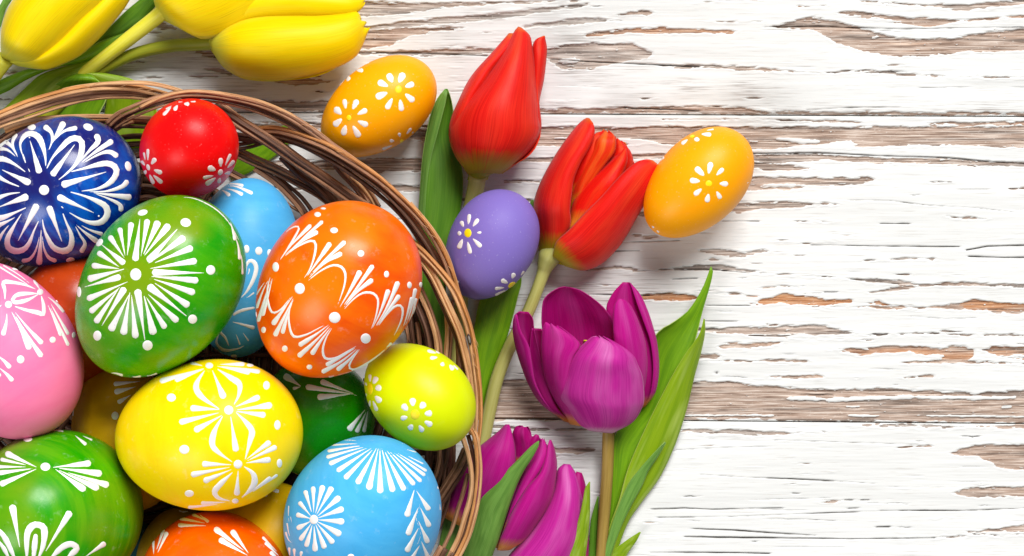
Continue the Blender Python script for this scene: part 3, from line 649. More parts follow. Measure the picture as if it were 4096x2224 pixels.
P_(e, 'E', [([(1480,800),(1520,950),(1490,1050),(1530,1200),(1500,1300)], [4,5,5,5]),([(1525,880),(1555,960),(1500,1100),(1545,1180),(1480,1399)], [3,4,4,4]),
 ([(430,1310),(370,1200),(345,1050),(347,940)], 8),([(430,1312),(360,1230),(330,1100)], 10),([(435,1312),(350,1260),(318,1180)], 12),([(430,1300),(390,1180),(362,1040)], 6),
 ([(360,1440),(355,1380),(350,1320)], 16),([(400,1440),(398,1380),(395,1330)], 20),([(450,1440),(455,1400),(462,1355)], 22),
 ([(1672,740),(1690,800)], 10),([(1692,860),(1708,990)], 8),([(1728,1150),(1730,1210)], 9),([(1712,1290),(1692,1399)], 9),([(1640,620),(1600,560)], 7)])
D_(e, 'E', [(572,1072,40,44),(905,1405,32,26)])

# --- orange at the bottom
M = egg_material('dark_orange_egg_paint', 'fd6200', 'f04a00', 0.25, 0.5, (45, 45, 200), coat=0.4)
e = Egg('orange egg with white sprigs at the bottom edge below the yellow egg', (545, 1165, 2043, 2650, 850), 470, M, ratio=1.2, group=GB); e.relief = 2.8
T_(e, 'F', [(1600,1058,1880,1112,24),(1592,1122,1890,1128,24),(1722,1020,1885,1100,22),(1872,1095,1770,1012,22),(1920,1145,2200,1360,36),(1962,1245,2230,1399,36),(2075,1165,2240,1390,36),(1470,1150,1385,1399,20),(1500,1180,1400,1399,26),(1372,1250,1380,1420,20),(1800,1450,1700,1600,30)])
T_(e, 'E', [(110,1225,290,1410,16),(135,1275,290,1430,22),(180,1360,280,1450,26)])

# --- green at the left bottom corner
M = egg_material('leaf_green_egg_paint', '269a00', '62b008', 0.3, 0.7, (36, 36, 330), coat=0.25, third='709c0c')
e = Egg('green egg with white fans and loops in the bottom left corner', (-125, 553, 1722, 2390, 214), 520, M, ratio=1.2, group=GB, tilt=-1); e.relief = 3
T_(e, 'F', [(45,472,335,605,38),(0,530,280,592,24),(-20,598,285,600,20),(-20,655,330,610,28),(-5,760,335,615,36),(820,565,465,605,40),(918,662,520,610,42),(980,768,600,648,38),(890,798,520,625,40),(768,812,490,615,42),
 (108,935,178,1330,44),(635,995,405,1365,42),(948,1280,760,1410,34),(775,402,650,298,22),(830,360,690,298,12)])
P_(e, 'F', [([(240,1420),(245,1200),(290,1128),(340,1118),(395,1150),(388,1300),(345,1420)], [12,28,36,36,36,28,12]),([(322,1200),(310,1310),(300,1430)], [24,30,20]),
 ([(455,1420),(560,1320),(640,1292),(690,1330),(640,1385),(580,1450)], [10,28,34,34,28,10]),([(-20,1160),(40,1230),(100,1350),(140,1440)], [20,32,26,10]),([(-20,1265),(30,1325),(90,1440)], [16,24,8]),([(400,262),(490,266),(572,282)], [6,14,8])])
D_(e, 'F', [(407,598,46,38),(250,352,42,22,-8)])

# --- lower layer, mostly hidden
M = egg_material('deep_green_egg_paint', '108e00', '1c7c00', 0.28, 0.5, (40, 40, 200), coat=0.3, third='4a8a14')
e = Egg('dark green egg low in the basket between the yellow and the lime egg', (1040, 1500, 1430, 1925, 1270), 250, M, ratio=1.25, group=GB); e.relief = 2.8
T_(e, 'D', [(640,492,1060,558,34),(735,578,1010,552,36),(760,448,1060,560,30),(985,845,1130,665,32),(1050,862,1140,670,24),(1110,860,1148,660,22),(470,400,610,492,46),(540,510,610,492,24)])
P_(e, 'D', [([(1000,548),(1040,560),(1085,578)], [4,5,3])])
D_(e, 'D', [(515,1085,18),(482,1140,18)])
T_(e, 'D', [(250,300,330,200,22),(300,310,340,215,22),(380,345,350,230,26),(210,300,320,190,18)])
for q in ([(430,1190),(500,1182),(590,1195)],[(425,1210),(500,1205),(600,1222)],[(450,1232),(520,1232),(590,1240)]): e.stroke('D', q, [3,9,5], mat=YELLOWWAX)

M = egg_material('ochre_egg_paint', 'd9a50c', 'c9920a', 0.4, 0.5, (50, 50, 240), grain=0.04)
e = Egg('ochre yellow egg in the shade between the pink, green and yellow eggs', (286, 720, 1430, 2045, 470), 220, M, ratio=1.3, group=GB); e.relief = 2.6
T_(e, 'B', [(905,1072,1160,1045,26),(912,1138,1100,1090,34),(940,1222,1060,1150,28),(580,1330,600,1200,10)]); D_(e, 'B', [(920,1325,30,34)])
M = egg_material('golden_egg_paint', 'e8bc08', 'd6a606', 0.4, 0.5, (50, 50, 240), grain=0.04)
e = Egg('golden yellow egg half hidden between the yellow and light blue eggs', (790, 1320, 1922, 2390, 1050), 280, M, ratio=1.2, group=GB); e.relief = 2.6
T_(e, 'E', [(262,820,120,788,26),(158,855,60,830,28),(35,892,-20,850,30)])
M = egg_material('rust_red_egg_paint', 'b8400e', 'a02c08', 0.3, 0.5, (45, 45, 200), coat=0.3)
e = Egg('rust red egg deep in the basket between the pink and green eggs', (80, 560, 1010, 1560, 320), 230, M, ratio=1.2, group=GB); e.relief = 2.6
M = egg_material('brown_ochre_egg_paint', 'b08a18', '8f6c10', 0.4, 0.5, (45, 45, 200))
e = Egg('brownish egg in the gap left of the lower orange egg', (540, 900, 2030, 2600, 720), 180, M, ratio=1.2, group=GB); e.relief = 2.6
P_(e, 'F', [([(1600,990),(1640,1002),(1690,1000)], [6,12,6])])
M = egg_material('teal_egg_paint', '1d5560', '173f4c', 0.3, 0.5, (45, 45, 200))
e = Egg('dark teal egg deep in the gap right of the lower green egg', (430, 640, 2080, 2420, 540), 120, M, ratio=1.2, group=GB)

# --- on the table
M = egg_material('amber_plastic', 'ffa800', 'ffb000', 0.36, 0.4, (40, 40, 40), grain=0.03, speck=0.1)
e = Egg('orange yellow egg with two daisies lying against the basket rim', (1280, 1745, 225, 633, 1600), 174, M, ratio=1.3, group=GT); e.relief = 2.5
e.daisy('G', (1588,715,28,32), [(1508,595,1540,660,34),(1625,590,1590,660,36),(1705,670,1640,695,30),(1705,805,1640,750,30),(1612,880,1600,795,26),(1495,865,1538,785,28),(1415,775,1500,740,34),(1430,655,1505,690,30)])
e.daisy('G', (1190,943,21,25), [(1155,800,1165,870,24),(1255,805,1220,875,28),(1328,880,1258,915,26),(1335,1000,1260,968,28),(1270,1088,1222,1005,30),(1145,1075,1165,1000,30),(1075,1000,1135,950,32),(1082,865,1130,915,34)])
e.daisy('G', (1612,1128,18,12,-35), [(1592,1065,1600,1095,16),(1685,1030,1650,1075,14),(1520,1125,1555,1128,18),(1465,1192,1540,1162,14),(1706,1055,1690,1072,8)])
e.daisy('G', None, [(1300,562,1250,562,20),(1192,615,1175,650,22),(1098,660,1140,620,12),(1345,500,1290,522,9)])
seam(e, 'G', [(1005,1085),(1140,960),(1280,845),(1400,760),(1500,690),(1660,610),(1760,575),(1830,555)], 'e09600')
M2 = egg_material('deep_amber_plastic', 'ffa400', 'ffb200', 0.4, 0.4, (40, 40, 40), grain=0.03, speck=0.1)
e = Egg('orange yellow egg with one daisy on top, rightmost, behind the opened red tulip', (2570, 3012, 510, 956, 2876), 178, M2, ratio=1.3, group=GT); e.relief = 2.5
e.daisy('K', (1570,588,28,26), [(1585,425,1568,510,28),(1682,472,1630,522,22),(1718,592,1655,588,26),(1662,705,1632,650,22),(1555,732,1568,670,26),(1458,675,1512,630,26),(1425,562,1500,570,28),(1470,465,1532,525,32)])
e.daisy('K', (1435,210,22,11,-15), [(1582,196,1510,192,20),(1472,248,1475,215,30),(1355,268,1402,235,18),(1602,154,1535,165,8),(1310,258,1360,232,7)])
e.daisy('K', None, [(1205,378,1148,415,16),(1265,270,1290,265,10)])
e.daisy('K', None, [(1880,580,1884,585,15)]); e.daisy('K', None, [(1612,940,1590,962,15),(1540,985,1500,1000,10)]); e.daisy('K', None, [(1130,942,1110,925,10),(1170,978,1150,960,10)])
M = egg_material('purple_plastic', '7f6cbc', '8470c2', 0.5, 0.4, (40, 40, 40), grain=0.06, speck=0.12)
e = Egg('purple egg with two daisies between the red tulip stems', (1776, 2154, 759, 1200, 2008), 205, M, ratio=1.22, group=GT); e.relief = 2.5
e.daisy('L', (678,580,38,47), [(693,400,683,495,24),(778,445,728,515,26),(805,712,728,635,26),(702,775,675,665,26),(588,728,625,640,30),(578,585,615,580,34),(612,465,635,520,26)])
e.stroke('L', [(745,575),(790,576),(815,572)], [3,5,18,18], name='petal', mat=PRINT)
e.daisy('L', (1120,1100,46,28,-32), [(1142,985,1120,1035,28),(1018,1052,1080,1080,30),(958,1136,1045,1125,20),(962,1200,1060,1150,18),(1055,1195,1105,1150,16),(1238,965,1205,1008,15),(1262,1010,1175,1070,9),(1195,1102,1150,1130,12)])
e.daisy('L', None, [(585,1075,560,1060,20)])
seam(e, 'L', [(1185,210),(1090,250),(1000,310),(930,380),(880,435),(820,520)], '7460b0'); seam(e, 'L', [(645,790),(620,850),(580,940),(550,1040)], '5a4890')
# ------------------------------------------------------------------ tulips
def petal_material(name, main, deep, base, glow, basew=0.16, rough=0.42, tip=None, thin=0.16, rel=0.35):
    n = NT(name)
    uv = n.coord('UV', (62, 1.8, 1)); uv2 = n.coord('UV', (220, 4, 1)); uv3 = n.coord('UV', (3.2, 1.4, 1), (0.7, 0.3, 0))
    s1 = n.noise(uv, 1.0, 3, 0.55); s2 = n.noise(uv2, 1.0, 2, 0.5); s3 = n.noise(uv3, 1.0, 2, 0.5)
    sep = n.n('ShaderNodeSeparateXYZ'); n.link(n.coord('UV'), sep.inputs[0])
    c = n.mix(n.ramp(n.math('ADD', n.math('MULTIPLY', s1, 0.55), n.math('MULTIPLY', s2, 0.45)), [(0.35, 0.0), (0.65, 1.0)]), srgb(deep), srgb(main))
    c = n.mix(n.ramp(s3, [(0.48, 0.0), (0.70, 0.55)]), c, srgb(glow))
    # paler band along the middle of the petal
    mid = n.math('ABSOLUTE', n.math('SUBTRACT', sep.outputs[0], 0.5))
    c = n.mix(n.ramp(mid, [(0.0, 0.22), (0.10, 0.0)]), c, srgb(glow))
    bv = n.math('ADD', sep.outputs[1], n.math('MULTIPLY', n.math('SUBTRACT', s1, 0.5), 0.10))
    c = n.mix(n.ramp(bv, [(basew * 0.35, 1.0), (basew, 0.0)]), c, srgb(base))
    vein = n.noise(n.coord('UV', (170, 3.0, 1), (1.3, 2.1, 0)), 1.0, 1, 0.5)
    c = n.mix(n.ramp(vein, [(0.33, 0.45), (0.42, 0.0)]), c, tuple(x * 0.62 for x in srgb(deep)[:3]) + (1,))
    c = n.mix(n.ramp(mid, [(0.455, 0.0), (0.49, 0.55)]), c, srgb(glow))
    c = n.mix(n.ramp(mid, [(0.004, 0.35), (0.016, 0.0)]), c, srgb(deep))
    if tip: c = n.mix(n.ramp(bv, [(0.94, 0.0), (0.995, 0.8)]), c, srgb(tip))
    n.bump(n.math('ADD', n.math('MULTIPLY', s1, 0.6), n.math('MULTIPLY', s2, 0.5)), rel, 0.0003)
    n.set(Base_Color=c, Roughness=rough)
    n.b.inputs['Specular IOR Level'].default_value = 0.15
    n.b.inputs['Sheen Weight'].default_value = 0.06; n.b.inputs['Sheen Roughness'].default_value = 0.4
    tr = n.n('ShaderNodeBsdfTranslucent'); n.link(c, tr.inputs[0])
    mx = n.n('ShaderNodeMixShader'); mx.inputs[0].default_value = thin
    n.link(n.b.outputs[0], mx.inputs[1]); n.link(tr.outputs[0], mx.inputs[2]); n.link(mx.outputs[0], n.out.inputs[0])
    return n.m

def leaf_material(name, main, light, dark, edge, rough=0.34, patch=0.0):
    n = NT(name)
    s1 = n.noise(n.coord('UV', (110, 1.6, 1)), 1.0, 3, 0.55); s2 = n.noise(n.coord('UV', (5, 3.0, 1)), 1.0, 3, 0.6)
    sep = n.n('ShaderNodeSeparateXYZ'); n.link(n.coord('UV'), sep.inputs[0])
    c = n.mix(n.ramp(s1, [(0.34, 0.0), (0.66, 1.0)]), srgb(main), srgb(light))
    c = n.mix(n.ramp(s2, [(0.40, 0.5), (0.56, 0.0)]), c, srgb(dark))
    c = n.mix(n.ramp(n.noise(n.coord('UV', (3, 2.2, 1), (4, 7, 0)), 1.0, 2, 0.5), [(0.50, 0.0), (0.66, patch)]), c, srgb(edge))
    e = n.math('ABSOLUTE', n.math('SUBTRACT', sep.outputs[0], 0.5))
    c = n.mix(n.ramp(e, [(0.455, 0.0), (0.485, 0.9)]), c, srgb(edge))
    n.bump(s1, 0.3, 0.0003)
    n.set(Base_Color=c, Roughness=rough)
    n.b.inputs['Specular IOR Level'].default_value = 0.35
    tr = n.n('ShaderNodeBsdfTranslucent'); n.link(c, tr.inputs[0])
    mx = n.n('ShaderNodeMixShader'); mx.inputs[0].default_value = 0.22
    n.link(n.b.outputs[0], mx.inputs[1]); n.link(tr.outputs[0], mx.inputs[2]); n.link(mx.outputs[0], n.out.inputs[0])
    return n.m

def stem_material(name, a, b, c_):
    n = NT(name)
    s = n.noise(n.coord('UV', (14, 5, 1)), 1.0, 3, 0.55); t = n.noise(n.coord('UV', (60, 30, 1)), 1.0, 2, 0.5)
    c = n.mix(n.ramp(s, [(0.35, 0.0), (0.65, 1.0)]), srgb(a), srgb(b))
    c = n.mix(n.ramp(s, [(0.6, 0.0), (0.8, 0.6)]), c, srgb(c_))
    n.bump(t, 0.2, 0.0002); n.set(Base_Color=c, Roughness=0.45); n.b.inputs['Specular IOR Level'].default_value = 0.3
    return n.m

def surf(root, name, zk, rows, mat, zl=None, arc=75, thick=2.4, ns=30, nt=17, wave=0.0, jag=0.0, zoff=0.0, ruffle=0.0):
    """a petal or leaf: rows (Lu, Lv, Ru, Rv, zL, zR, h) from base to tip, in zoom pixels; z, h in photo pixels.
    Each row is an arch of rise h between its two edge points."""
    k = ZM[zk][2]
    R = []
    for r in rows:
        lu, lv = zc(zk, r[0], r[1]); ru, rv = zc(zk, r[2], r[3]); R.append((lu, lv, ru, rv, r[4], r[5], r[6]))
    q = spline(R, ns)
    a = math.radians(arc); t = np.linspace(-1, 1, nt)
    sx = np.sin(a * t) / math.sin(a); sz = (np.cos(a * t) - math.cos(a)) / (1 - math.cos(a))
    V = []; UV = []
    ph = random.random() * 6
    for i in range(ns):
        L = W(q[i, 0], q[i, 1], q[i, 4] + zoff); Rr = W(q[i, 2], q[i, 3], q[i, 5] + zoff); s_ = i / (ns - 1)
        C = (L + Rr) / 2; H = (Rr - L) / 2
        for j in range(nt):
            p = C + H * sx[j]; p = p + np.array([0, 0, q[i, 6] * PX * sz[j]])
            if wave: p[2] += wave * PX * math.sin(s_ * 9 + ph + t[j] * 2.0) * abs(t[j]) ** 1.5
            if ruffle: p[2] += ruffle * PX * (math.sin(t[j] * 7 + ph) + 0.6 * math.sin(t[j] * 13 + 2 * ph)) * s_ ** 1.5
            if jag and i >= ns - 2:
                d = (q[-1, :2] - q[-4, :2]) + (q[-1, 2:4] - q[-4, 2:4]); d = d / np.linalg.norm(d)
                jj = jag * (value_noise(np.array([t[j] * 4.5 + ph * 9]), np.array([ph]), 3)[0]) * (0.4 if i == ns - 2 else 1)
                p[0] += d[0] * jj * PX; p[1] -= d[1] * jj * PX
            V.append(p); UV.append((0.5 + 0.5 * t[j], s_))
    F = grid_faces(ns, nt)
    V = np.array(V)
    b = V[F[len(F) // 2]]
    if np.cross(b[1] - b[0], b[3] - b[0])[2] < 0: F = F[:, ::-1]
    return mesh_obj(name, V, F, mat, root, np.array(root.location), uv=UV, thick=thick)

def tube(root, name, zk, pts, mat, hw, z, ridges=0, nseg=14, step=14.0, flat=1.0, cap=True, zlist=None, wob=0.0):
    """tube along photo-pixel points; hw half width(s), z height(s) in photo pixels"""
    p = np.array([zc(zk, x, y) for x, y in pts]); m = len(p)
    hw_ = np.interp(np.linspace(0, 1, m), np.linspace(0, 1, len(hw)), hw) if isinstance(hw, (list, tuple)) else np.full(m, hw)
    z_ = np.interp(np.linspace(0, 1, m), np.linspace(0, 1, len(z)), z) if isinstance(z, (list, tuple)) else np.full(m, z)
    T = np.linalg.norm(np.diff(p, axis=0), axis=1).sum(); n = max(6, int(T / step))
    q = spline(np.column_stack([p, z_, hw_]), n)
    P = np.array([W(a, b, c) for a, b, c, _ in q])
    t = np.gradient(P, axis=0); t /= np.linalg.norm(t, axis=1)[:, None]
    up = np.array([0, 0, 1.0]); s = np.cross(t, up); s /= np.maximum(1e-9, np.linalg.norm(s, axis=1))[:, None]; nrm = np.cross(s, t)
    f = np.linspace(0, 2 * math.pi, nseg, endpoint=False)
    if ridges:
        prof = np.ones(nseg) + np.interp(f, np.linspace(0, 2 * math.pi, 2 * ridges + 1), np.r_[RNG.uniform(-1, 1, 2 * ridges), 0]) * 0.17
        prof -= 0.38 * np.maximum(0, np.cos(f * ridges + RNG.uniform(0, 6))) ** 6
    else: prof = np.ones(nseg)
    tw = RNG.uniform(-1.2, 1.2) * 0.6 if ridges else 0
    V = []; UV = []
    L = np.r_[0, np.cumsum(np.linalg.norm(np.diff(P, axis=0), axis=1))] / PX
    for i in range(n):
        r = q[i, 3] * PX * (DIST - q[i, 2]) / DIST
        sh = tw * L[i] / 900.0
        pr = np.interp((f + sh) % (2 * math.pi), np.r_[f, 2 * math.pi], np.r_[prof, prof[0]])
        if wob: pr = pr * (1 + wob * math.sin(L[i] / 60.0 + tw * 5) + 0.5 * wob * math.sin(L[i] / 23.0))
        e = r * pr
        V.append(P[i] + np.outer(np.cos(f) * e, s[i]) + np.outer(np.sin(f) * e * flat, nrm[i]))
        UV += [(j / nseg, L[i] / 1000.0) for j in range(nseg)]
    V = np.concatenate(V); F = grid_faces(n, nseg, True)
    if cap:
        V = np.concatenate([V, P[:1], P[-1:]]); UV += [(0.5, 0), (0.5, L[-1] / 1000)]
        a, b = n * nseg, n * nseg + 1
        F = np.concatenate([F, [[j, (j + 1) % nseg, a, a] for j in range(nseg)][:0] or np.zeros((0, 4), int)])
        tri0 = np.array([[(j + 1) % nseg, j, a, a] for j in range(nseg)]); tri1 = np.array([[(n - 1) * nseg + j, (n - 1) * nseg + (j + 1) % nseg, b, b] for j in range(nseg)])
    # caps are closed with a shrunken last ring instead of triangles (keeps one face size)
        V = V[:-2]; UV = UV[:-2]
        c0 = P[0] + (V[:nseg] - P[0]) * 0.05; c1 = P[-1] + (V[(n - 1) * nseg:] - P[-1]) * 0.05
        V = np.concatenate([c0, V, c1]); UV = UV[:nseg] + UV + UV[-nseg:]
        F = grid_faces(n + 2, nseg, True)
    return mesh_obj(name, V, F, mat, root, np.array(root.location), uv=UV)

RED = petal_material('red_petal', 'f6281c', 'd60c0a', 'b9a21c', 'fc5230', 0.15, tip='e07020')
REDIN = petal_material('red_inner_petal', 'ee1a08', 'd80c04', 'd8801c', 'f4581a', 0.2)
REDORANGE = petal_material('red_orange_petal', 'ee3c0c', 'd81806', 'd8a01c', 'f58a28', 0.2)
YEL = petal_material('yellow_petal', 'ffea00', 'ffdc00', 'd8d43c', 'fff030', 0.2, thin=0.25, rel=0.14)
PUR = petal_material('purple_petal', 'cc1692', 'b00878', 'd88a3c', 'd04ca4', 0.12, rough=0.5)
PURIN = petal_material('purple_inner_petal', 'd41490', 'bc0a7c', 'e08a30', 'dc48ac', 0.14, thin=0.45)
PURPALE = petal_material('pale_purple_petal', 'd232a2', 'b8188c', 'd098b8', 'e080c4', 0.08, rough=0.5)
LEAF = leaf_material('tulip_leaf', '70a40e', '8cba1c', '508810', 'c0d870')
LEAFD = leaf_material('dark_tulip_leaf', '558818', '6a9a28', '3c7010', 'a0c468', 0.4, 0.12)
LEAFY = leaf_material('yellow_green_leaf', '88aa10', '98b61c', '6c940a', 'd4e478', patch=0.45)
LEAFB = leaf_material('blue_green_leaf', '6a9c3a', '84b250', '4a7c26', 'b0cc80', 0.5)
STEMY = stem_material('yellow_green_stem', 'd8d22c', 'e4de52', 'c0c418')
STEMO = stem_material('olive_stem', 'a0a024', '8c9820', 'b8a830')
STEMP = stem_material('pale_olive_stem', 'aca858', 'b8b46c', '9c8c34')
STEMB = stem_material('brownish_stem', 'a08440', '8c7230', 'bc9c6c')

# -- red tulip with closed head
r = thing('red_tulip', 'closed red tulip pointing up, with a broad green leaf along its left side', 'tulip', W(1890, 740, 30), 'red tulips')
tube(r, 'stem', 'S', [(1912,700),(1904,745),(1890,805),(1872,890),(1857,1000),(1849,1100),(1846,1200),(1838,1330),(1822,1480)], STEMP, [36,30,27,25], [130,90,45,32,28,26,26])
z = 165
surf(r, 'petal', 'H', [(560,1395,690,1395,150,150,-20),(440,1235,1000,1265,z,z,-120),(395,1060,1115,1100,z,z,-145),(425,930,1112,930,z,z,-145),(505,780,1095,780,z,z,-130),(605,655,1080,640,z,z,-110),(730,510,1065,480,z,z,-80),(860,330,1040,330,z,z,-40),(940,240,990,250,z,z,-8)], RED)
surf(r, 'petal', 'H', [(700,1385,820,1390,120,120,20),(860,1300,960,1290,120,110,40),(950,1130,1090,1135,150,140,40),(1020,980,1125,1060,160,150,40),(1050,880,1132,985,170,150,36),(1080,780,1122,890,180,160,20),(1095,640,1112,800,180,170,10),(1098,600,1108,740,180,170,4)], RED)
surf(r, 'petal', 'H', [(520,1360,620,1380,140,150,10),(395,1100,560,1100,150,190,60),(402,960,560,960,150,200,70),(468,800,600,800,150,200,70),(538,655,680,660,150,200,60),(608,557,740,560,150,190,50),(705,452,830,450,150,180,40),(800,345,900,350,150,170,24),(870,265,930,270,150,160,10)], RED)
surf(r, 'petal', 'H', [(960,1000,1100,1000,150,140,30),(1040,800,1118,800,150,140,40),(1055,600,1152,640,150,130,44),(1055,450,1172,470,150,130,40),(1060,360,1176,380,150,130,30),(1085,315,1165,320,150,140,20),(1145,285,1160,288,150,150,4)], RED)
surf(r, 'petal', 'H', [(540,1392,800,1392,140,140,60),(432,1230,1000,1240,z,z,140),(388,1070,1118,1080,z,z,172),(425,930,1118,930,z,z,176),(515,800,1108,790,z,z,162),(640,670,1092,640,z,z,138),(755,520,1075,480,z,z,108),(840,390,1058,370,z,z,74),(890,290,1045,295,z,z,42),(928,228,1010,250,z,z,22),(945,212,975,222,z,z,6)], RED)
surf(r, 'receptacle', 'H', [(535,1440,700,1440,95,95,55),(545,1400,720,1400,110,110,62),(520,1365,780,1380,130,130,80),(470,1290,830,1350,150,150,90)], STEMO)
surf(r, 'leaf', 'S', [(1700,2000,1760,2000,14,10,4),(1728,1850,1785,1850,16,12,6),(1722,1700,1805,1700,20,14,8),(1690,1550,1788,1550,30,20,12),(1668,1400,1776,1400,40,26,16),(1668,1300,1770,1310,46,28,20),(1670,1180,1772,1200,50,30,22),(1666,1060,1790,1090,56,30,24),(1664,960,1812,980,60,32,24),(1671,860,1838,870,66,34,20),(1679,760,1852,760,70,34,16),(1687,652,1850,680,76,40,6),(1696,587,1832,625,84,50,-10),(1710,516,1804,545,92,60,-24),(1727,446,1812,451,100,74,-26),(1753,391,1802,391,108,90,-14),(1782,356,1790,357,112,108,0)], LEAFD, nt=21, ns=44)
surf(r, 'leaf_fold', 'S', [(1660,1300,1688,1300,40,62,4),(1663,1060,1692,1060,50,78,5),(1668,900,1698,900,60,88,5),(1679,760,1705,760,66,94,5),(1692,610,1722,640,76,102,5),(1712,505,1748,540,88,112,5),(1745,400,1780,420,102,118,4),(1780,355,1790,366,112,116,1)], LEAFB, nt=9)
surf(r, 'leaf', 'S', [(1745,1560,1790,1560,8,8,4),(1755,1400,1802,1400,10,10,5),(1745,1250,1792,1250,12,12,6),(1738,1120,1780,1120,12,12,5),(1742,1010,1765,1010,12,12,2)], LEAFD)

# -- red tulip with opening head
r = thing('red_tulip', 'opened red tulip with orange streaked inner petals, touching an orange yellow egg', 'tulip', W(2170, 1080, 30), 'red tulips')
tube(r, 'stem', 'S', [(2235,950),(2200,1022),(2184,1058),(2172,1096),(2113,1247),(2045,1375),(1990,1509),(1958,1643),(1934,1760),(1905,1900),(1880,2050)], STEMP, [30,46,36,26,25,26,27,27,27,27,27], [110,84,76,68,60,54,40,30,26,24])
surf(r, 'petal', 'K', [(240,1200,420,1240,90,90,-20),(220,960,780,1150,120,120,-100),(260,700,950,900,120,120,-110),(420,420,1050,640,120,120,-80),(620,250,960,400,120,120,-40),(760,200,900,260,120,120,-8)], RED)
surf(r, 'petal', 'K', [(560,800,800,760,120,110,30),(700,560,930,560,130,110,40),(780,400,968,430,140,110,50),(812,290,945,330,140,120,40),(826,215,880,255,140,130,8)], REDIN, jag=10)
surf(r, 'petal', 'K', [(450,700,570,660,150,150,16),(475,560,650,500,165,165,20),(545,380,710,320,172,172,20),(620,220,740,205,165,165,14),(670,178,725,168,160,160,2)], REDIN, jag=8)
surf(r, 'petal', 'K', [(455,830,570,770,145,160,20),(470,660,620,610,155,175,30),(520,500,740,440,158,182,36),(600,340,820,330,160,185,40),(640,235,828,235,160,182,34),(700,180,806,192,150,160,20),(732,160,768,172,152,158,4)], REDORANGE, jag=16, ruffle=4, wave=3)
surf(r, 'petal', 'K', [(440,960,600,930,165,190,20),(462,810,700,800,172,200,34),(500,700,780,690,175,205,40),(605,570,850,600,175,200,44),(740,445,890,500,165,185,40),(850,340,920,400,165,180,24),(900,298,915,318,168,172,3)], REDIN)
surf(r, 'petal', 'K', [(215,1150,380,1150,80,90,20),(200,1060,430,1060,90,130,50),(172,900,468,900,105,185,70),(165,790,462,800,115,215,78),(180,690,474,690,118,222,80),(230,560,492,560,120,222,76),(310,410,545,425,124,218,68),(400,270,612,310,130,214,58),(498,142,655,200,138,210,42),(558,82,652,118,148,206,22),(592,62,616,66,170,190,4)], RED, ns=36)
surf(r, 'petal', 'K', [(320,1170,420,1250,130,90,20),(348,1055,560,1285,175,95,60),(450,958,700,1240,205,100,78),(580,818,822,1130,222,105,84),(700,698,912,1010,228,108,84),(820,565,1002,850,228,112,76),(920,468,1090,700,222,118,62),(1000,410,1155,570,212,128,46),(1075,393,1180,480,200,140,28),(1118,400,1160,432,185,160,8)], RED, ns=36)
# surf(r, 'receptacle', 'K', [(230,1310,322,1325,80,80,26),(222,1250,345,1285,86,86,30),(206,1190,400,1268,92,90,40),(215,1130,480,1260,98,95,44)], STEMO)
surf(r, 'leaf', 'S', [(2010,1030,2085,1090,20,20,6),(2010,1110,2086,1130,26,20,8),(1925,1190,2074,1180,40,24,14),(1900,1290,2046,1290,46,26,16),(1888,1370,2012,1400,46,26,16),(1893,1440,1978,1480,40,24,12),(1903,1540,1946,1580,30,20,8),(1908,1640,1928,1650,22,18,3)], LEAF, nt=21)
surf(r, 'leaf', 'S', [(2100,880,2112,880,30,30,3),(2112,850,2136,850,40,40,4),(2117,820,2138,822,50,50,4),(2124,800,2134,800,56,56,1)], LEAFB)

# -- open purple tulip
r = thing('purple_tulip', 'wide open purple tulip with a brownish stem and tall leaves on its right', 'tulip', W(2433, 1734, 30), 'purple tulips')
tube(r, 'stem', 'S', [(2440,1650),(2434,1734),(2430,1868),(2421,2001),(2412,2120),(2406,2224),(2398,2330)], STEMB, [26,24,24,23,22], [80,62,52,46,42,40])
surf(r, 'petal', 'I', [(1150,1290,1420,1300,70,70,-10),(1020,1010,1560,1010,80,80,-20),(920,760,1420,760,120,130,-34),(878,600,1418,600,150,165,-44),(872,480,1385,500,178,190,-44),(892,362,1305,405,205,205,-34),(990,288,1170,308,222,218,-14),(1050,275,1090,283,226,224,-2)], PURIN, ruffle=4, ns=34)
surf(r, 'petal', 'I', [(1500,1250,1640,1170,70,70,10),(1500,1050,1722,1050,100,80,30),(1478,880,1748,890,130,90,36),(1440,690,1728,700,160,110,34),(1380,525,1692,560,180,130,26),(1352,425,1642,430,190,150,16),(1405,315,1590,310,200,180,8),(1475,240,1530,242,206,200,2)], PURIN)
surf(r, 'petal', 'I', [(1640,1170,1680,1130,70,60,6),(1680,1060,1725,1050,110,84,14),(1700,880,1749,890,140,96,18),(1680,690,1735,700,165,116,16),(1630,540,1700,560,185,138,14),(1580,400,1655,430,198,158,10),(1535,260,1600,320,206,182,4),(1520,240,1535,245,208,204,0)], PUR)
surf(r, 'petal', 'I', [(1040,1280,1120,1300,70,80,10),(870,1150,990,1180,80,110,20),(780,1020,920,1020,100,130,10),(722,870,870,850,130,150,-6),(678,720,835,700,160,170,-16),(657,600,812,590,185,190,-20),(668,492,802,510,200,205,-12),(705,460,770,464,206,208,-2)], PURIN, ns=34)
surf(r, 'petal', 'I', [(1020,1265,1060,1280,66,84,6),(868,1152,920,1160,78,112,12),(778,1020,830,1000,98,142,16),(718,870,800,850,126,170,16),(672,720,778,720,156,192,14),(655,600,720,610,182,208,10),(664,500,692,505,198,212,6),(676,478,690,482,204,208,1)], PUR)
surf(r, 'petal', 'I', [(1080,1300,1200,1320,80,110,14),(945,1080,1070,1100,120,190,30),(885,920,1075,930,160,230,34),(866,780,1110,800,200,250,34),(868,650,1160,710,232,258,26),(880,575,1110,645,252,262,16),(898,538,1010,572,262,264,5)], PUR, jag=8, ruffle=3)
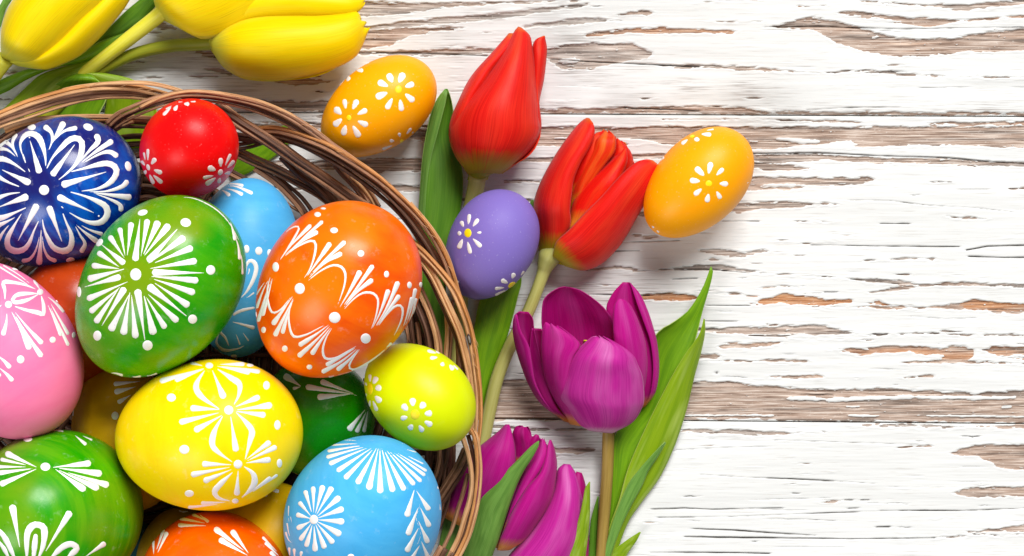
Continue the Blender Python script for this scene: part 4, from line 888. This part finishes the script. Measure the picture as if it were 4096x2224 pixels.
surf(r, 'petal', 'I', [(1500,1200,1600,1180,120,120,20),(1480,1000,1645,1000,190,140,40),(1432,830,1660,850,235,170,46),(1408,690,1645,690,255,195,44),(1402,535,1596,535,262,220,36),(1412,415,1535,412,266,240,20),(1442,363,1485,364,268,258,4)], PUR)
surf(r, 'petal', 'I', [(990,1240,1100,1240,70,80,-6),(880,1060,1010,1060,110,120,-14),(800,880,940,880,135,150,-20),(785,740,905,740,160,175,-20),(792,640,885,640,180,195,-14),(800,585,868,590,190,205,-4)], PURIN)
surf(r, 'stamen', 'I', [(1185,780,1230,780,150,150,8),(1178,700,1222,700,214,214,8),(1182,675,1212,675,236,236,3)], YELLOW)
surf(r, 'petal', 'I', [(1230,1350,1400,1368,90,90,20),(1150,1300,1545,1290,120,115,70),(1060,1180,1620,1180,150,145,105),(1000,1085,1638,1100,176,170,104),(1035,930,1625,950,210,204,96),(1088,800,1592,860,236,232,92),(1160,720,1565,795,256,250,66),(1225,662,1512,740,266,260,46),(1250,646,1450,702,270,266,32),(1278,641,1370,664,272,270,16)], PURPALE, ns=44, nt=31, jag=16, ruffle=5)
surf(r, 'leaf', 'S', [(2420,2150,2470,2100,14,14,4),(2440,2050,2482,2000,20,16,5),(2446,1900,2512,1900,30,20,4),(2452,1760,2545,1800,40,24,-6),(2500,1690,2580,1740,50,28,-14),(2565,1620,2640,1660,66,40,-22),(2575,1500,2700,1540,84,60,-28),(2588,1400,2742,1450,98,74,-30),(2638,1324,2775,1380,110,86,-26),(2692,1291,2792,1318,116,94,-18),(2754,1240,2812,1240,104,92,6),(2808,1155,2838,1152,112,106,4),(2834,1090,2852,1090,116,114,2),(2842,1066,2847,1067,118,118,0)], LEAF, nt=21, ns=40)
surf(r, 'leaf', 'S', [(2380,2300,2440,2300,30,24,6),(2404,2224,2468,2210,40,28,8),(2440,2100,2512,2092,50,30,12),(2476,2000,2574,2000,58,30,16),(2506,1890,2640,1910,66,28,20),(2546,1790,2695,1795,74,30,22),(2592,1690,2732,1690,84,36,22),(2640,1595,2757,1600,94,44,20),(2690,1500,2780,1500,104,58,16),(2745,1410,2806,1405,114,78,10),(2796,1338,2821,1330,122,104,5),(2814,1275,2820,1277,126,124,0)], LEAFY, nt=21, ns=40)
surf(r, 'leaf_fold', 'S', [(2400,2260,2432,2262,50,52,4),(2411,2224,2442,2226,54,56,5),(2442,2113,2482,2115,66,66,6),(2474,2024,2525,2024,78,74,6),(2514,1934,2570,1940,88,80,6),(2558,1876,2594,1884,96,84,5),(2612,1815,2630,1830,104,88,3),(2660,1768,2664,1772,100,88,0)], LEAFB, nt=11)
surf(r, 'leaf', 'S', [(2350,2300,2388,2300,20,18,4),(2355,2224,2390,2224,24,20,5),(2362,2090,2393,2090,34,26,4),(2376,2030,2394,2030,40,34,3),(2390,1985,2395,1986,46,44,0)], LEAFD)
surf(r, 'leaf', 'S', [(2380,2275,2460,2292,20,20,8),(2424,2226,2496,2242,30,26,8),(2460,2196,2516,2206,38,32,6),(2510,2158,2546,2164,46,42,4),(2558,2127,2564,2129,50,50,0)], LEAFY)

# -- purple tulip by the rim
r = thing('purple_tulip', 'half closed purple tulip against the basket rim with a green leaf in front', 'tulip', W(1900, 2150, 30), 'purple tulips')
z = 120
surf(r, 'petal', 'J', [(100,1300,500,1340,70,70,-20),(150,1100,780,1100,110,110,-90),(240,800,930,850,110,110,-95),(340,560,950,600,110,110,-80),(480,360,900,440,110,110,-40),(560,300,800,340,110,110,-6)], PUR)
surf(r, 'petal', 'J', [(560,560,760,540,120,130,10),(570,420,765,430,130,140,16),(560,300,735,330,140,140,22),(590,238,708,252,150,146,10),(625,228,690,244,152,150,2)], PURIN, jag=8, ruffle=6)
surf(r, 'petal', 'J', [(640,520,800,500,130,130,14),(690,400,802,390,140,140,16),(745,325,803,335,150,150,8),(770,305,796,315,152,152,1)], PURIN)
surf(r, 'petal', 'J', [(470,1180,570,1080,140,150,20),(540,950,645,900,155,170,30),(630,720,765,720,160,185,40),(700,580,848,580,160,190,40),(772,450,878,450,162,186,28),(820,348,850,352,170,176,4)], PUR, jag=6)
surf(r, 'petal', 'J', [(420,1345,540,1345,90,90,20),(440,1260,670,1260,130,100,60),(500,1125,785,1110,170,105,78),(546,1015,868,985,190,108,84),(620,885,925,865,204,112,80),(692,775,950,725,208,116,70),(800,655,962,580,206,124,52),(852,525,948,475,202,140,34),(876,405,928,402,196,160,14),(890,358,908,358,186,176,2)], PUR, ns=34)
surf(r, 'petal', 'J', [(-60,1050,330,1250,60,80,20),(20,800,460,1000,80,130,70),(110,600,560,760,100,170,90),(215,455,592,560,110,190,86),(318,372,586,420,120,195,66),(428,282,562,312,135,190,36),(498,217,532,218,160,176,4)], PUR)
surf(r, 'leaf', 'J', [(60,1500,360,1500,120,110,20),(110,1399,382,1399,140,126,24),(182,1180,432,1270,170,150,28),(232,1000,472,1150,190,170,28),(282,880,512,1020,204,186,26),(382,780,552,900,216,200,22),(500,640,604,760,228,216,16),(602,540,662,640,238,228,12),(720,420,742,510,250,244,6),(778,374,800,400,256,254,2),(792,366,802,370,258,258,0)], LEAFB, nt=19, ns=36)

surf(r, 'leaf', 'S', [(1720,2330,1850,2330,14,14,4),(1745,2224,1852,2224,16,16,6),(1768,2120,1862,2110,18,18,8),(1782,2030,1862,2010,20,20,8),(1800,1950,1846,1935,22,22,5),(1818,1895,1826,1893,24,24,0)], LEAFB)
r = thing('purple_tulip', 'purple tulip lowest at the bottom edge with a slim leaf over its right side', 'tulip', W(2150, 2200, 20), 'purple tulips')
surf(r, 'petal', 'J', [(520,1560,1050,1600,70,70,-40),(700,1250,1220,1300,80,80,-60),(860,950,1210,1000,80,80,-60),(980,700,1180,760,80,80,-24)], PUR)
surf(r, 'petal', 'J', [(1050,1500,1240,1500,70,60,30),(1080,1250,1245,1250,80,60,36),(1080,1000,1222,1000,90,70,40),(1100,800,1220,790,100,80,34),(1115,690,1200,700,104,90,20),(1135,640,1182,652,106,100,3)], PURIN)
surf(r, 'petal', 'J', [(440,1560,1060,1620,60,60,80),(530,1390,1130,1440,75,70,105),(690,1210,1205,1230,85,78,110),(820,1020,1212,1040,92,84,104),(900,860,1200,890,96,90,88),(942,720,1172,760,100,96,62),(965,620,1132,660,106,104,34),(1020,572,1078,576,112,112,5)], PURPALE, ns=32)
surf(r, 'leaf', 'J', [(980,1480,1200,1480,120,110,14),(1010,1399,1216,1399,130,120,16),(1112,1180,1242,1200,150,136,14),(1162,1030,1254,1060,162,150,12),(1190,900,1258,910,172,164,8),(1212,790,1257,800,182,178,5),(1248,732,1258,735,188,188,0)], LEAFY, nt=15)

# -- yellow tulips
r = thing('yellow_tulip', 'yellow tulip head in the top left corner with its stem running off the left edge', 'tulip', W(10, 255, 60), 'yellow tulips')
tube(r, 'stem', 'T', [(70,650),(20,730),(-60,850),(-200,1050),(-400,1350)], STEMY, [36,29,27,26], [170,140,100,60])
z = 190
surf(r, 'petal', 'T', [(20,690,110,700,150,150,-20),(20,450,420,690,z,z,-110),(120,50,860,400,z,z,-135),(420,-320,1250,20,z,z,-120),(650,-480,1360,-150,z,z,-80),(900,-560,1300,-420,z,z,-20)], YEL)
surf(r, 'petal', 'T', [(60,690,200,740,160,150,14),(250,660,400,772,190,160,50),(420,610,540,778,205,165,66),(600,500,722,714,212,168,76),(760,350,905,620,215,170,80),(900,200,1112,432,215,172,80),(1050,50,1262,262,212,174,70),(1200,-120,1442,20,208,176,54),(1300,-300,1480,-150,204,180,36),(1350,-450,1420,-420,196,190,6)], YEL)
surf(r, 'petal', 'T', [(12,640,110,690,150,160,24),(8,450,400,720,z,195,110),(30,250,640,590,z,200,140),(110,50,850,400,z,205,150),(260,-150,1060,200,z,205,146),(420,-320,1250,20,z,205,128),(600,-450,1350,-150,z,200,96),(900,-560,1220,-440,z,195,24)], YEL)
surf(r, 'leaf', 'T', [(1400,370,1370,380,64,64,0),(1100,480,1250,560,70,64,10),(850,650,940,690,74,62,12),(500,790,600,758,70,60,10),(330,775,310,880,66,56,10),(150,835,100,1010,60,46,12),(0,900,-10,1062,52,40,12),(-200,1000,-200,1180,40,30,10)], LEAF)
surf(r, 'leaf', 'T', [(-60,420,10,300,30,30,6),(-100,300,40,190,40,36,8),(-60,160,70,100,50,44,8),(20,20,135,0,60,50,8),(90,-120,200,-110,66,60,6)], LEAFB)

r = thing('yellow_tulip', 'yellow tulip cut by the top edge on a thick pale yellow stem', 'tulip', W(640, 57, 60), 'yellow tulips')
tube(r, 'stem', 'S', [(665,30),(636,60),(536,139),(429,223),(340,292),(200,400),(60,520)], STEMY, [34,31,28,28,28], [175,150,120,95,60,30,20])
z = 175
surf(r, 'petal', 'S', [(624,30,648,74,140,140,-10),(610,-70,730,116,z,z,-80),(640,-170,830,150,z,z,-110),(740,-250,960,105,z,z,-105),(860,-300,1070,30,z,z,-80),(1020,-260,1120,-60,z,z,-20)], YEL)
surf(r, 'petal', 'S', [(632,60,660,78,150,150,10),(680,60,756,136,178,170,36),(760,60,828,156,182,172,50),(830,30,930,120,184,172,54),(900,-40,1035,70,184,172,50),(980,-140,1110,0,182,174,36),(1060,-220,1130,-90,180,176,8)], YEL)
surf(r, 'petal', 'S', [(622,30,650,73,150,150,22),(602,-60,722,116,z,180,90),(620,-150,800,152,z,184,124),(700,-230,900,136,z,184,130),(800,-280,1000,88,z,184,118),(900,-300,1080,30,z,184,92),(1020,-250,1122,-62,z,180,20)], YEL)
surf(r, 'leaf', 'T', [(960,560,1080,520,30,30,6),(1080,430,1220,480,34,30,8),(1250,280,1420,345,38,32,10),(1400,130,1600,230,44,36,10),(1555,0,1735,80,50,40,10),(1700,-120,1860,-60,54,46,8)], LEAFD)
surf(r, 'leaf', 'T', [(1250,560,860,830,56,60,8),(1030,652,900,860,60,70,10),(480,822,840,880,70,76,14),(345,922,720,960,66,74,16),(200,1060,580,1080,56,64,18),(0,1250,400,1220,44,50,18),(-200,1420,150,1420,30,34,14)], LEAFY)

r = thing('yellow_tulip', 'large yellow tulip pointing right with ragged petal tips, at the top edge', 'tulip', W(836, 172, 60), 'yellow tulips')
tube(r, 'stem', 'S', [(880,168),(836,173),(750,178),(679,184),(554,211),(447,257),(380,300),(260,400),(120,540)], STEMO, [30,27,25,24,24], [120,100,84,70,56,40,24])
z = 165
surf(r, 'petal', 'S', [(838,160,845,200,120,120,-10),(900,60,905,272,z,z,-80),(990,-30,1000,316,z,z,-120),(1120,-60,1140,320,z,z,-125),(1280,-50,1300,292,z,z,-90),(1420,10,1440,200,z,z,-24)], YEL)
surf(r, 'petal', 'S', [(860,40,880,140,150,170,30),(1000,-60,1000,90,150,190,70),(1150,-80,1150,80,150,195,84),(1280,-72,1290,76,150,195,76),(1390,-50,1410,60,150,190,50),(1436,-25,1452,30,160,180,20),(1455,-8,1460,10,166,172,4)], YEL, jag=7)
surf(r, 'petal', 'S', [(836,160,845,198,130,130,20),(862,135,880,255,160,150,50),(905,105,925,292,180,160,90),(980,76,985,318,196,165,124),(1060,62,1085,326,202,165,136),(1160,58,1200,312,204,165,130),(1280,58,1328,278,202,165,108),(1380,50,1420,230,198,168,76),(1426,44,1452,180,192,170,48),(1440,60,1464,150,186,174,28),(1444,75,1476,122,180,176,14)], YEL, ns=36, nt=21, jag=14)
surf(r, 'leaf', 'S', [(350,300,392,334,70,70,4),(300,295,362,297,84,86,8),(250,318,388,317,90,96,14),(206,352,404,338,80,96,-10),(185,400,426,388,60,92,-26),(152,461,397,455,40,80,-30),(140,540,380,530,26,60,-26),(140,640,380,640,16,30,-16)], LEAF, nt=19)
surf(r, 'leaf', 'S', [(330,292,334,290,86,86,0),(372,315,430,294,84,82,10),(402,345,545,324,76,70,14),(424,390,612,400,60,54,16),(416,461,630,450,44,40,16),(410,520,640,510,30,28,12),(430,600,640,590,16,14,8)], LEAFY, nt=19)
surf(r, 'leaf', 'S', [(900,640,925,720,16,10,4),(960,598,1000,690,24,14,8),(1040,555,1080,640,30,18,8),(1110,510,1140,590,36,24,6),(1155,500,1180,535,40,34,3),(1180,508,1186,512,42,42,0)], LEAF)
# ------------------------------------------------------------------ rattan basket
def rattan(name, light, mid, dark, rough=0.5):
    n = NT(name)
    s1 = n.noise(n.coord('UV', (20, 3.0, 1)), 1.0, 4, 0.65); s2 = n.noise(n.coord('UV', (7, 9, 1)), 1.0, 3, 0.6); s3 = n.noise(n.coord('UV', (60, 26, 1)), 1.0, 2, 0.6)
    c = n.ramp(s1, [(0.28, srgb(dark)), (0.46, srgb(mid)), (0.66, srgb(light))])
    c = n.mix(n.ramp(s2, [(0.36, 0.7), (0.50, 0.0)]), c, srgb(dark))
    c = n.mix(n.ramp(s3, [(0.64, 0.0), (0.74, 0.4)]), c, srgb(light))
    n.bump(n.math('ADD', n.math('MULTIPLY', s1, 0.8), n.math('MULTIPLY', s3, 0.4)), 0.5, 0.0004)
    n.set(Base_Color=c, Roughness=rough); n.b.inputs['Specular IOR Level'].default_value = 0.3
    return n.m
RL = rattan('pale_rattan', 'ecc090', 'd29c6a', '98643c')
RO = rattan('orange_rattan', 'e6a668', 'cc8a4e', '8c5830')
RM = rattan('brown_rattan', 'c89878', 'a0704e', '5c3826')
RD = rattan('dark_rattan', '86604a', '603e2c', '301a12')
KIN = {'pale_rattan': ['orange_rattan', 'pale_rattan'], 'orange_rattan': ['pale_rattan', 'brown_rattan'], 'brown_rattan': ['brown_rattan', 'pale_rattan', 'dark_rattan'], 'dark_rattan': ['dark_rattan', 'brown_rattan']}
basket = thing('wicker_basket', 'round open basket of twisted brown rattan strands holding the painted eggs', 'basket', W(500, 1300, 0))
def S_(pts, hw, z, mat, zk='S', ridges=4):
    if hw < 12.5: return tube(basket, 'strand', zk, pts, mat, hw, z, ridges=ridges, nseg=26, flat=1.0, wob=0.04)
    p = np.array([zc(zk, x, y) for x, y in pts]); t = np.gradient(p, axis=0); t /= np.linalg.norm(t, axis=1)[:, None]
    nn = np.stack([-t[:, 1], t[:, 0]], 1); k = RNG.uniform(0.42, 0.62)
    for o, h, m_ in ((-(1 - k) * hw, k * hw, mat), (k * hw, (1 - k) * hw, RNG.choice(KIN[mat.name]))):
        dz = RNG.uniform(-7, 7); j = np.convolve(RNG.uniform(-2.2, 2.2, len(p) + 2), [0.25, 0.5, 0.25], 'valid')[:len(p)]
        zz = [a + dz for a in z] if isinstance(z, (list, tuple)) else z + dz
        tube(basket, 'strand', 'S', [tuple(q) for q in p + nn * (o * 1.04 + j)[:, None]] if np.ndim(j) else pts, mat if m_ is mat else bpy.data.materials[str(m_)], h * 1.06, zz, ridges=3, nseg=22, wob=0.05)
def bundle(pts, offs, hw, z, mats, zk='S'):
    """several strands side by side: offs are sideways shifts in photo pixels"""
    p = np.array([zc(zk, x, y) for x, y in pts]); t = np.gradient(p, axis=0); t /= np.linalg.norm(t, axis=1)[:, None]
    nn = np.stack([-t[:, 1], t[:, 0]], 1)
    for i, o in enumerate(offs):
        zz = [a - 9 * abs(i - (len(offs) - 1) / 2) + RNG.uniform(-6, 6) for a in (z if isinstance(z, (list, tuple)) else [z])]
        S_([tuple(q) for q in p + nn * o], hw * RNG.uniform(0.9, 1.1), zz if len(zz) > 1 else zz[0], mats[i % len(mats)])
# rim on the left and top
S_([(-160,560),(-80,500),(0,458),(107,413),(214,380),(321,356),(429,346),(536,351),(607,367),(690,392),(800,440)], 15, [285,300,320,330,320,300,260], RO)
S_([(-160,590),(-80,528),(0,484),(107,446),(214,410),(321,386),(429,374),(536,375),(640,394),(760,440)], 16, [270,290,305,310,305,290,240], RM)
S_([(-160,610),(-60,540),(20,500),(120,468),(214,436),(321,405),(420,390),(520,390),(610,400)], 7, [260,285,300,300,290], RL)
S_([(250,362),(321,347),(429,335),(536,331),(625,338),(715,362),(790,392)], 9, [300,330,345,335,300], RL)
# second rim strand sweeping over the red egg's back
S_([(430,500),(475,461),(536,432),(607,402),(679,382),(750,373),(830,376),(907,387),(1036,416),(1152,463),(1238,518),(1306,566),(1370,612),(1430,655)], 14, [300,330,340,345,345,335,320,300], RM)
S_([(450,508),(500,474),(560,446),(630,420),(700,403),(770,395),(850,398),(930,411),(1030,438),(1140,488),(1225,540),(1300,590),(1380,650)], 13, [285,315,325,328,325,315,300,280], RD)
S_([(560,430),(640,392),(720,371),(800,366),(907,378),(1040,406),(1150,452),(1245,510),(1320,565)], 8, [345,350,352,350,340,310], RL)
# big right rim
S_([(1030,520),(1100,518),(1165,532),(1229,553),(1293,578),(1358,613),(1444,667),(1529,728),(1615,805),(1684,877),(1722,928),(1757,985),(1784,1040),(1806,1100),(1824,1164),(1842,1215)], 16, [250,290,320,340,345,345,340,330,310,290], RO)
S_([(1040,534),(1110,540),(1186,560),(1272,594),(1358,636),(1444,694),(1529,757),(1600,826),(1660,900),(1704,964),(1738,1020),(1766,1075),(1790,1130)], 15, [230,270,300,318,322,322,316,300,280], RM)
S_([(1060,550),(1130,560),(1200,580),(1272,616),(1350,660),(1436,718),(1515,778),(1590,846),(1645,912),(1690,980),(1722,1030),(1750,1080)], 10, [210,250,280,300,300,300,290,270], RD)
S_([(1480,690),(1540,735),(1620,806),(1690,885),(1726,930),(1762,988),(1790,1045),(1810,1110),(1824,1164),(1838,1210)], 10, [330,336,330,320,310,296,280], RL)
S_([(1640,812),(1700,880),(1735,926),(1766,976),(1792,1030),(1810,1085),(1822,1140)], 9, [325,330,326,316,300], RL)
# inner rim crossing over to the outside lower down
S_([(1640,965),(1668,990),(1700,1020),(1732,1055),(1764,1092),(1797,1132),(1824,1174),(1848,1229),(1868,1286),(1882,1340),(1894,1400),(1906,1490),(1914,1590),(1914,1680),(1904,1780)], 15, [270,310,330,340,345,345,340,335,325,310], RO)
S_([(1650,1000),(1675,1026),(1707,1064),(1736,1108),(1764,1164),(1789,1216),(1811,1266),(1836,1325),(1857,1398),(1875,1480),(1888,1560),(1893,1650),(1890,1740)], 15, [250,290,310,318,320,320,315,310,300], RL)
S_([(1640,1005),(1672,1042),(1700,1084),(1728,1132),(1752,1186),(1776,1238),(1800,1292),(1824,1350),(1844,1420),(1860,1500),(1870,1600)], 9, [235,275,290,296,296,290,280], RD)
kn = NT('knot_scar'); kn.set(Base_Color=srgb('8a827a'), Roughness=0.8)
kd = NT('knot_ring'); kd.set(Base_Color=srgb('2e1a10'), Roughness=0.8)
for nm, m_, s_, dz in (('knot', kd.m, 1.0, 355), ('knot_scar', kn.m, 0.62, 358)):
    rr = []
    for f in np.linspace(0, 2 * math.pi, 14, endpoint=False):
        for q in (0.02, 1.0):
            a, b = 7.5 * s_ * q * math.cos(f), 24 * s_ * q * math.sin(f)
            rr.append(W(1877 + a * 0.97 + b * 0.2, 1358 - a * 0.2 + b * 0.97, dz - (6 * q * q if q == 1 else 0)))
    rr = np.array(rr).reshape(14, 2, 3).transpose(1, 0, 2).reshape(-1, 3)
    mesh_obj(nm, rr, grid_faces(2, 14, True), m_, basket, np.array(basket.location))
# right side down to the bottom edge
S_([(1885,1715),(1900,1744),(1911,1806),(1916,1880),(1910,1978),(1895,2060),(1871,2142),(1832,2222),(1780,2310)], 13, [300,320,325,325,320,310,300], RL)
S_([(1845,1730),(1858,1769),(1872,1814),(1884,1876),(1888,1937),(1880,1999),(1862,2060),(1838,2142),(1799,2222),(1740,2320)], 11, [270,300,305,305,300,290,280], RL)
S_([(1872,1740),(1886,1790),(1899,1850),(1902,1920),(1896,2000),(1880,2070),(1854,2145),(1815,2222)], 8, [280,296,300,300,296,280], RD)
S_([(1872,1895),(1852,1975),(1831,2040),(1806,2122),(1757,2224),(1700,2330)], 9, [260,255,245,235,220], RM)
bundle([(1870,1800),(1840,1870),(1800,1935),(1765,1990),(1715,2060)], [-16,0,16], 10, [230,200,170,140], [RD, RM, RM])
bundle([(1716,1760),(1716,1850),(1700,1930)], [-8, 8], 9, [150,120,90], [RD])
bundle([(1768,1760),(1764,1850),(1742,1930),(1700,2000)], [-9, 9], 10, [180,150,110], [RD, RM])
bundle([(1795,1770),(1790,1840),(1770,1900)], [0], 10, [200,170,130], [RD])
# loose fibres standing off the rim
for k in range(26):
    path = [(321,357),(536,352),(700,392),(907,388),(1152,463),(1293,578),(1444,667),(1615,805),(1757,985),(1824,1174),(1882,1340),(1912,1590)]
    i = int(RNG.integers(0, len(path) - 1)); f = RNG.uniform(0, 1)
    a = np.array(path[i]) * (1 - f) + np.array(path[i + 1]) * f; d = (np.array(path[i + 1]) - np.array(path[i])); d = d / np.linalg.norm(d); nrm_ = np.array([d[1], -d[0]])
    ln = RNG.uniform(14, 46); o = RNG.uniform(-8, 16)
    tube(basket, 'fibre', 'S', [tuple(a + nrm_ * o), tuple(a + nrm_ * (o + ln * 0.25) + d * ln * 0.6), tuple(a + nrm_ * (o + ln * RNG.uniform(0.1, 0.5)) + d * ln)], RL, [1.3, 1.0, 0.5], [345, 352, 356], nseg=6, step=6)
# low side wall on the right
for du, zz in ((0, 50), (-26, 80), (-50, 60), (24, 120), (6, 150), (-70, 110)):
    S_([(1640 + du, 1180), (1690 + du, 1290), (1730 + du, 1420), (1765 + du, 1600), (1785 + du, 1760), (1780 + du, 1900), (1752 + du, 2040), (1700 + du, 2160), (1620 + du, 2290)], 13, zz, RD)
for k in range(9):
    v = 1740 + k * 62
    S_([(1300, v + 26), (1480, v + 20), (1640 - 10 * max(0, k - 4), v + 10), (1790 - 22 * max(0, k - 3), v - 8 + 10 * (k % 2))], 12, [50, 66, 62, 110 + 20 * (k % 2)], RD)
# strands inside, right of the orange egg
S_([(1660,1110),(1682,1164),(1701,1207),(1719,1250),(1734,1296),(1748,1347),(1755,1400),(1756,1500),(1750,1600)], 15, [150,200,230,240,235,220,190], RM)
S_([(1650,1170),(1668,1222),(1690,1275),(1708,1329),(1719,1400),(1722,1500)], 12, [140,190,215,210,190], RD)
S_([(1800,1200),(1795,1257),(1796,1329),(1792,1400),(1785,1500),(1778,1640)], 15, [260,250,235,215,190], RM)
S_([(1640,1200),(1646,1300),(1654,1370),(1664,1450)], 9, [100,130,130,110], RD)
S_([(1615,1270),(1630,1330),(1640,1400)], 8, [100,120,100], RM)
S_([(1668,1290),(1676,1350),(1680,1420),(1678,1520)], 9, [130,150,140,120], RM)
S_([(1832,1320),(1833,1370),(1835,1430),(1832,1520),(1826,1640)], 11, [220,215,205,190], RM)
S_([(1852,1420),(1850,1500),(1846,1600)], 9, [200,190,170], RD)
# strands crossing the open upper right part
bundle([(860,418),(950,484),(1015,525),(1079,564),(1143,609),(1208,656),(1272,699),(1336,744),(1400,790),(1470,838)], [-16, 0, 16], 12, [290,280,265,250,230,205,180], [RM, RD, RM])
bundle([(930,545),(985,552),(1045,562),(1100,556)], [-9, 9], 9, [200,210,230], [RD])
bundle([(930,590),(990,582),(1040,568),(1090,548)], [-8, 8], 9, [190,205,225], [RD])
bundle([(930,600),(1015,643),(1079,670),(1143,700),(1208,734),(1272,770),(1330,815)], [-11, 9], 12, [170,165,155,140,120,100], [RM, RD])
bundle([(920,690),(993,730),(1057,765),(1100,803),(1143,853),(1180,895)], [-9, 8], 9, [130,120,110,90], [RD, RM])
S_([(1050,752),(1126,797),(1169,828),(1220,858)], 6, [120,110,90], RM)
bundle([(1020,670),(1079,709),(1126,747),(1165,786),(1197,822),(1222,860)], [-7, 7], 9, [140,130,115,95], [RD, RM])
bundle([(1100,700),(1165,752),(1203,786),(1235,825),(1252,852)], [0], 9, [110,100,80], [RD])
bundle([(1130,620),(1186,678),(1229,713),(1272,743),(1315,786),(1346,822)], [-11, 9], 12, [190,180,160,130,100], [RD, RD])
bundle([(1215,664),(1293,722),(1338,768),(1368,816)], [0], 12, [180,160,130,100], [RM])
S_([(1345,655),(1372,690),(1410,729),(1446,772),(1474,820)], 17, [250,230,190,150], RM)
S_([(1410,700),(1446,735),(1480,778),(1510,830)], 15, [230,205,170,130], RM)
# hollow on the upper left
S_([(20,520),(100,490),(200,478),(300,473),(450,473),(620,480),(740,500)], 14, [240,265,275,275,265,240], RL)
S_([(20,548),(100,510),(200,500),(300,496),(450,497),(620,504),(740,520)], 13, [225,250,258,258,245,220], RD)
S_([(400,560),(440,530),(480,503),(530,480)], 13, [190,215,240,260], RM)
S_([(380,570),(480,551),(560,545),(700,560)], 11, [170,185,185,170], RD)
S_([(430,600),(500,580),(600,575),(720,590)], 12, [150,160,160,150], RD)
S_([(500,640),(560,620),(640,630)], 12, [130,140,130], RD)
S_([(520,700),(580,690),(700,720)], 12, [110,120,110], RD)
S_([(520,760),(580,745),(700,770)], 12, [90,100,90], RD)
S_([(540,800),(600,790),(700,830)], 12, [80,85,80], RD)
S_([(-100,640),(0,560),(60,520)], 13, [200,220,235], RD)
# woven bottom: rings of strand round the middle with spokes
for i, rad in enumerate(range(60, 800, 44)):
    pts = [(430 + rad * math.cos(a) * 1.08, 1420 + rad * math.sin(a)) for a in np.linspace(0, 2 * math.pi, 25)]
    tube(basket, 'base_ring', 'S', pts, RD, 20, 26 + (i % 2) * 6, ridges=2, nseg=8, step=50)
for i, rad in enumerate(range(850, 1200, 40)):
    pts = [(430 + rad * math.cos(a) * 1.08, 1420 + rad * math.sin(a) * 0.98) for a in np.linspace(0.10, 1.75, 14)]
    tube(basket, 'base_ring', 'S', pts, RD, 20, [30 + 6 * (i % 2) + i * 3] * 2, ridges=2, nseg=8, step=50)
# the rim closes outside the picture
back = [(1832,2222),(1700,2440),(1480,2650),(1150,2840),(750,2930),(300,2880),(-120,2690),(-420,2350),(-600,1900),(-620,1400),(-500,980),(-330,720),(-160,560)]
bundle(back, [-26, -12, 0, 13, 26], 13, [310] * 3, [RO, RM, RL, RM, RD])
for k in range(4):
    bundle([(430 + (u - 430) * (0.96 - 0.035 * k), 1420 + (v - 1420) * (0.96 - 0.035 * k)) for u, v in back], [-9, 9], 12, [240 - 60 * k] * 3, [RD, RM])
for a in np.linspace(0, 2 * math.pi, 18, endpoint=False):
    tube(basket, 'base_spoke', 'S', [(430, 1420), (430 + 430 * math.cos(a), 1420 + 400 * math.sin(a)), (430 + 860 * math.cos(a), 1420 + 800 * math.sin(a))], RD, 12, [44, 40, 60], ridges=2, nseg=8, step=50)
for o in list(bpy.data.objects):
    if '_c' in o.keys(): del o['_c']
